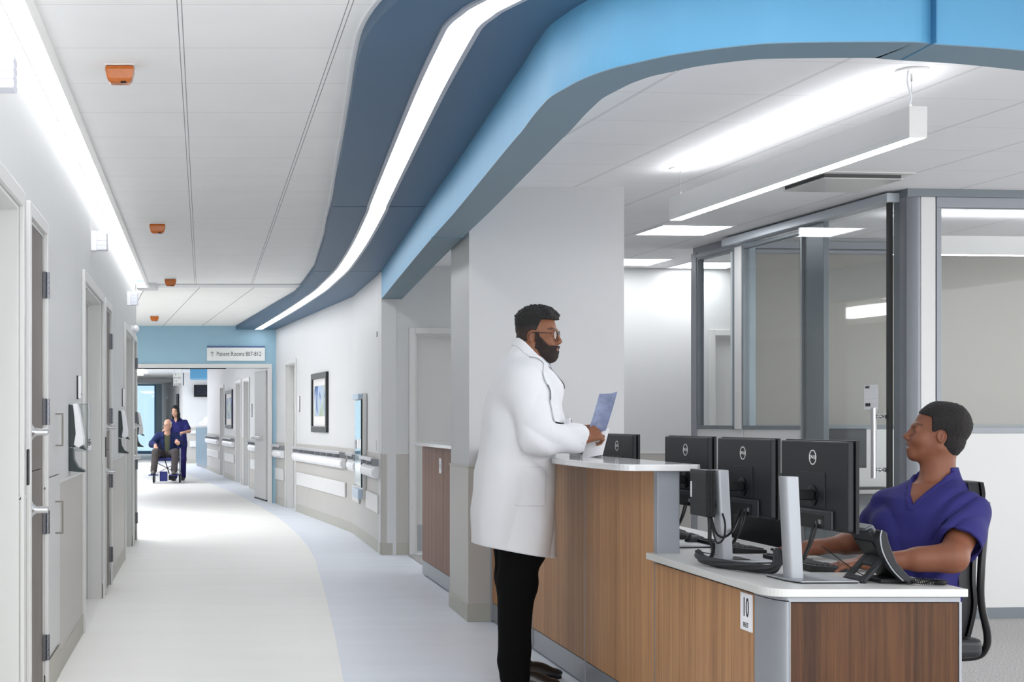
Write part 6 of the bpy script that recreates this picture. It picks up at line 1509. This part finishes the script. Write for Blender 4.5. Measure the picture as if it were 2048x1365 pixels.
FH = Field(); sfe = skull_fn(He, 0.0)
def hair_e(P):
    q = loc(P, He); d = sfe(P)-0.005-0.001*noise(P, 90, 1); side = np.maximum(np.abs(q[:, 2]+0.005)-0.045-0.02*(q[:, 0] < 0), q[:, 0]-0.012)
    ear = 0.028-np.sqrt((q[:, 0]+0.010)**2+(q[:, 2]+0.016)**2); ear = np.where(np.abs(q[:, 1]) > 0.05, ear, -1)
    return np.maximum(np.maximum(d, side), ear)
FH.add(hair_e, He[0], 0.14, 0.0); V, F_ = FH.mesh(0.006); fast_mesh('hair', V, F_, mat('thin_white_hair', (206, 200, 194), 0.8), eld)
glasses(He, eld, mat('brown_frame', (90, 60, 50), 0.4))
FC = Field(); FC.loft([(0.62, -0.76, 30.22, 0.16, 0.20), (0.8, -0.755, 30.2, 0.15, 0.20), (0.97, -0.75, 30.16, 0.125, 0.20), (1.03, -0.75, 30.14, 0.09, 0.13), (1.08, -0.745, 30.13, 0.07, 0.075)], (0, -1), k=0.04)
FC.cap((-0.93, 30.15, 0.98), (-1.07, 30.08, 0.80), 0.075, 0.07, k=0.04); FC.cap((-1.07, 30.08, 0.80), wr1+(0, 0.04, 0.01), 0.068, 0.05, k=0.03); FC.cap((-0.57, 30.15, 0.98), (-0.47, 30.08, 0.82), 0.075, 0.07, k=0.04); FC.cap((-0.47, 30.08, 0.82), wr2+(0, 0.04, 0), 0.066, 0.048, k=0.03)
FC.post.append(('disp', lambda P: 0.008*noise(P, 22, 1)))
FC.post.append(('map', lambda P, d: np.maximum(d, -np.maximum(np.maximum(np.abs(P[:, 0]+0.755)-(0.045+0.06*(P[:, 2]-0.62)), P[:, 1]-30.12), P[:, 2]-1.1))))
V, F_ = FC.mesh(0.0075); fast_mesh('jacket', V, F_, mat('dark_blue_cardigan', (26, 40, 88), 0.9, bump=0.3, bscale=300), eld)
FC = Field(); FC.loft([(0.60, -0.76, 30.22, 0.145, 0.18), (0.8, -0.755, 30.2, 0.135, 0.18), (0.97, -0.75, 30.17, 0.11, 0.17), (1.035, -0.75, 30.15, 0.08, 0.10), (1.07, -0.745, 30.12, 0.066, 0.07)], (0, -1), k=0.04); FC.post.append(('disp', lambda P: 0.006*noise(P, 26, 4)))
V, F_ = FC.mesh(0.0075); fast_mesh('shirt', V, F_, mat('olive_shirt', (92, 96, 76), 0.9), eld)
FT = Field(); FT.loft([(0.50, -0.77, 30.24, 0.15, 0.19), (0.66, -0.77, 30.22, 0.15, 0.19)], (0, -1), k=0.04)
for s, kx, fxx in ((-1, -0.98, -1.02), (1, -0.58, -0.60)): FT.cap((-0.76+s*0.09, 30.2, 0.60), (kx, 29.78, 0.635), 0.088, 0.078, k=0.04); FT.cap((kx, 29.78, 0.635), (fxx, 29.70, 0.27), 0.078, 0.066, k=0.03)
FT.post.append(('disp', lambda P: 0.006*noise(P, 24, 2)))
V, F_ = FT.mesh(0.0075); fast_mesh('trousers', V, F_, mat('brown_grey_trousers', (76, 70, 70), 0.9), eld)
for fxx in (-1.02, -0.60): shoe(fxx, 29.70, -95, eld, mat('grey_shoe', (92, 90, 90), 0.6), z=0.185, lace=False)
# nurse
nur = empty('person', (-0.5, 31.2, 0)); tag(nur, 'person with long black hair in navy scrubs pushing the wheelchair', 'person')
Hn = (np.array([-0.605, 31.05, 1.497]), rot(-112, 14), np.array([0.95, 0.95, 0.98])); sk_n = (226, 178, 152)
FB = Field(); head(FB, Hn); FB.cap((-0.59, 31.08, 1.42), (-0.57, 31.12, 1.28), 0.048, 0.055, k=0.03)
FB.loft([(0.85, -0.53, 31.15, 0.11, 0.15), (1.05, -0.54, 31.15, 0.10, 0.13), (1.2, -0.55, 31.15, 0.10, 0.15), (1.30, -0.56, 31.14, 0.07, 0.12)], (-0.25, -1), k=0.04)
wn1 = np.array((-0.42, 30.84, 1.035)); wn2 = np.array((-0.86, 30.75, 0.98))
FB.cap((-0.40, 31.12, 1.27), (-0.31, 31.05, 1.06), 0.045, 0.038, k=0.03); FB.cap((-0.31, 31.05, 1.06), wn1, 0.036, 0.024, k=0.03); FB.cap((-0.71, 31.10, 1.27), (-0.84, 31.0, 1.06), 0.045, 0.038, k=0.03); FB.cap((-0.84, 31.0, 1.06), wn2, 0.036, 0.024, k=0.03)
hand(FB, wn1, (-0.5, -0.8, 0.0), (0.2, -0.1, 1), curl=0.8, s=0.9, thumb_side=1, r_w=0.022); hand(FB, wn2, (0.1, -0.9, -0.3), (0, -0.1, 1), curl=0.8, s=0.9, thumb_side=-1, r_w=0.022)
for s in (-1, 1): FB.cap((-0.53+s*0.085, 31.15, 0.86), (-0.53+s*0.09, 31.12, 0.46), 0.075, 0.05, k=0.05); FB.cap((-0.53+s*0.09, 31.12, 0.46), (-0.53+s*0.09, 31.15+s*0.12, 0.10), 0.048, 0.035, k=0.03)
V, F_ = FB.mesh(0.0065); fast_mesh('body', V, F_, skin(sk_n), nur, skin_tint(Hn, sk_n, (190, 110, 104), brow=(40, 32, 30))); eyes(Hn, nur)
FH = Field(); sfn = skull_fn(Hn, 0.0); upn = Hn[0]
def hair_n(P):
    q = loc(P, Hn); t = 0.012+0.002*noise(P, 60, 2); d = sfn(P)-t; face = np.maximum(np.maximum(0.0-q[:, 0]+0.0, q[:, 2]-0.082+0.5*np.abs(q[:, 1])), np.abs(q[:, 1])-0.060)
    d = np.maximum(d, -face)
    w = P-(Hn[0]+np.array((0.02, 0.03, -0.10))); r = np.array((0.088, 0.075, 0.15)); k0 = np.linalg.norm(w/r, axis=1); c = (k0-1)*0.075
    w2 = P-(Hn[0]+np.array((0.055, 0.0, -0.12))); r2 = np.array((0.035, 0.055, 0.13)); c = np.minimum(c, (np.linalg.norm(w2/r2, axis=1)-1)*0.035)
    face2 = np.maximum(0.015-q[:, 0], np.abs(q[:, 1])-0.058)
    c = np.maximum(c, -face2)
    return np.minimum(d, c)+0.002*np.sin(np.arctan2(P[:, 1]-Hn[0][1], P[:, 0]-Hn[0][0])*24)
FH.add(hair_n, Hn[0]+np.array([0, 0, -0.05]), 0.26, 0.0); V, F_ = FH.mesh(0.006); fast_mesh('hair', V, F_, mat('long_black_hair', (20, 18, 20), 0.4, var=0.2, vscale=(90, 90, 6)), nur)
FC = Field(); FC.loft([(0.72, -0.53, 31.15, 0.15, 0.19), (0.95, -0.535, 31.15, 0.135, 0.175), (1.15, -0.55, 31.15, 0.125, 0.175), (1.27, -0.555, 31.14, 0.10, 0.165), (1.32, -0.56, 31.13, 0.075, 0.10), (1.36, -0.575, 31.11, 0.06, 0.066)], (-0.25, -1), k=0.04)
FC.cap((-0.40, 31.12, 1.26), (-0.345, 31.07, 1.12), 0.058, 0.072, k=0.04); FC.cap((-0.71, 31.10, 1.26), (-0.79, 31.03, 1.12), 0.056, 0.066, k=0.04)
FC.post.append(('disp', lambda P: 0.007*noise(P, 20, 2)))
FC.post.append(('map', lambda P, d: np.maximum(d, -np.maximum(np.abs(P[:, 0]+0.595)-(P[:, 2]-1.24)*0.5, np.maximum(1.24-P[:, 2], P[:, 1]-31.10)))))
V, F_ = FC.mesh(0.0075); fast_mesh('scrub_top', V, F_, mat('blue_scrub_cotton', (34, 38, 108), 0.85, bump=0.2, bscale=300), nur)
FT = Field(); FT.loft([(0.75, -0.53, 31.15, 0.13, 0.17), (0.92, -0.53, 31.15, 0.12, 0.16)], (-0.25, -1), k=0.04)
for s in (-1, 1): FT.cap((-0.53+s*0.085, 31.15, 0.80), (-0.53+s*0.09, 31.12, 0.46), 0.092, 0.072, k=0.05); FT.cap((-0.53+s*0.09, 31.12, 0.46), (-0.53+s*0.09, 31.15+s*0.12, 0.09), 0.072, 0.062, k=0.03)
V, F_ = FT.mesh(0.008); fast_mesh('scrub_trousers', V, F_, scr_m, nur)
for s in (-1, 1): shoe(-0.53+s*0.09, 31.15+s*0.12, -100, nur, mat('clog', (60, 60, 64), 0.5), s=0.9, lace=False)

# wheelchair
wc = empty('wheelchair', (-0.76, 30.2, 0)); tag(wc, 'silver framed transport wheelchair with blue seat carrying the older person', 'wheelchair')
sil = mat('silver_tube', (206, 208, 212), 0.3, 0.6); blu = mat('royal_blue_vinyl', (42, 52, 128), 0.5)
mb = MB(); mb.prism([(-1.02, 29.95), (-0.50, 29.95), (-0.50, 30.40), (-1.02, 30.40)], 0.455, 0.52); mb.build('seat', blu, wc, bevel=0.02, seg=3)
mb = MB(); mb.prism([(-1.0, 30.42), (-0.52, 30.42), (-0.52, 30.46), (-1.0, 30.46)], 0.55, 0.98); mb.build('backrest', blu, wc, bevel=0.015)
for s, x in ((-1, -1.03), (1, -0.49)):
    mb = MB(); mb.tube(spline([(x, 30.55, 1.0), (x, 30.50, 0.98), (x, 30.45, 0.90), (x, 30.44, 0.5), (x, 30.46, 0.12)], 6), 0.014, 10); mb.tube([(x, 30.44, 0.45), (x, 29.95, 0.45), (x+s*0.0, 29.80, 0.22)], 0.014, 10); mb.tube([(x, 29.95, 0.45), (x, 29.98, 0.12)], 0.013, 10); mb.tube([(x, 30.44, 0.2), (x, 29.96, 0.2)], 0.012, 10)
    mb.build('side_frame', sil, wc, smooth=True)
    mb = MB(); mb.tube([(x, 30.55, 1.0), (x, 30.66, 1.0)], 0.018, 10); mb.build('push_handle', black_m, wc)
    mb = MB(); mb.box(x-0.03, x+0.03, 29.98, 30.36, 0.715, 0.745); mb.build('armrest', blu, wc, bevel=0.01)
    mb = MB(); mb.tube([(x, 30.02, 0.45), (x, 30.02, 0.72)], 0.012, 8); mb.build('arm_post', sil, wc)
    for y, r in ((30.46, 0.13), (29.98, 0.09)):
        mb = MB(); mb.cyl((x-0.018, y, r), (x+0.018, y, r), r, 24); w_ = mb.build('wheel', black_m, wc, bevel=0.006); mb = MB(); mb.cyl((x-0.021, y, r), (x+0.021, y, r), r*0.62, 20); mb.build('hub', sil, w_)
    mb = MB(); cx = -1.02 if s < 0 else -0.60; mb.box(cx-0.10, cx+0.10, 29.52, 29.76, 0.165, 0.183); mb.build('footplate', blu, wc, bevel=0.006)
    mb = MB(); mb.tube([(x, 29.85, 0.30), (cx, 29.74, 0.17)], 0.011, 8); mb.build('footrest_tube', sil, wc)
mb = MB(); mb.tube([(-1.03, 30.1, 0.44), (-0.49, 30.3, 0.16)], 0.011, 8); mb.tube([(-0.49, 30.1, 0.44), (-1.03, 30.3, 0.16)], 0.011, 8); mb.build('cross_brace', sil, wc)
mb = MB(); mb.box(-0.90, -0.74, 29.80, 29.84, 0.04, 0.24); mb.build('calf_panel', blu, wc, bevel=0.008)
mb = MB(); mb.box(-0.72, -0.60, 29.9, 30.1, 0.06, 0.16); mb.build('battery_box', black_m, wc, bevel=0.01)
mb = MB(); mb.tube([(-0.90, 29.75, 0.86), (-0.89, 29.74, 0.80), (-0.70, 29.60, 0.20)], 0.011, 8); o = mb.build('walking_cane', black_m, smooth=True); tag(o, 'thin black walking cane leaning across the lap of the older person', 'cane')
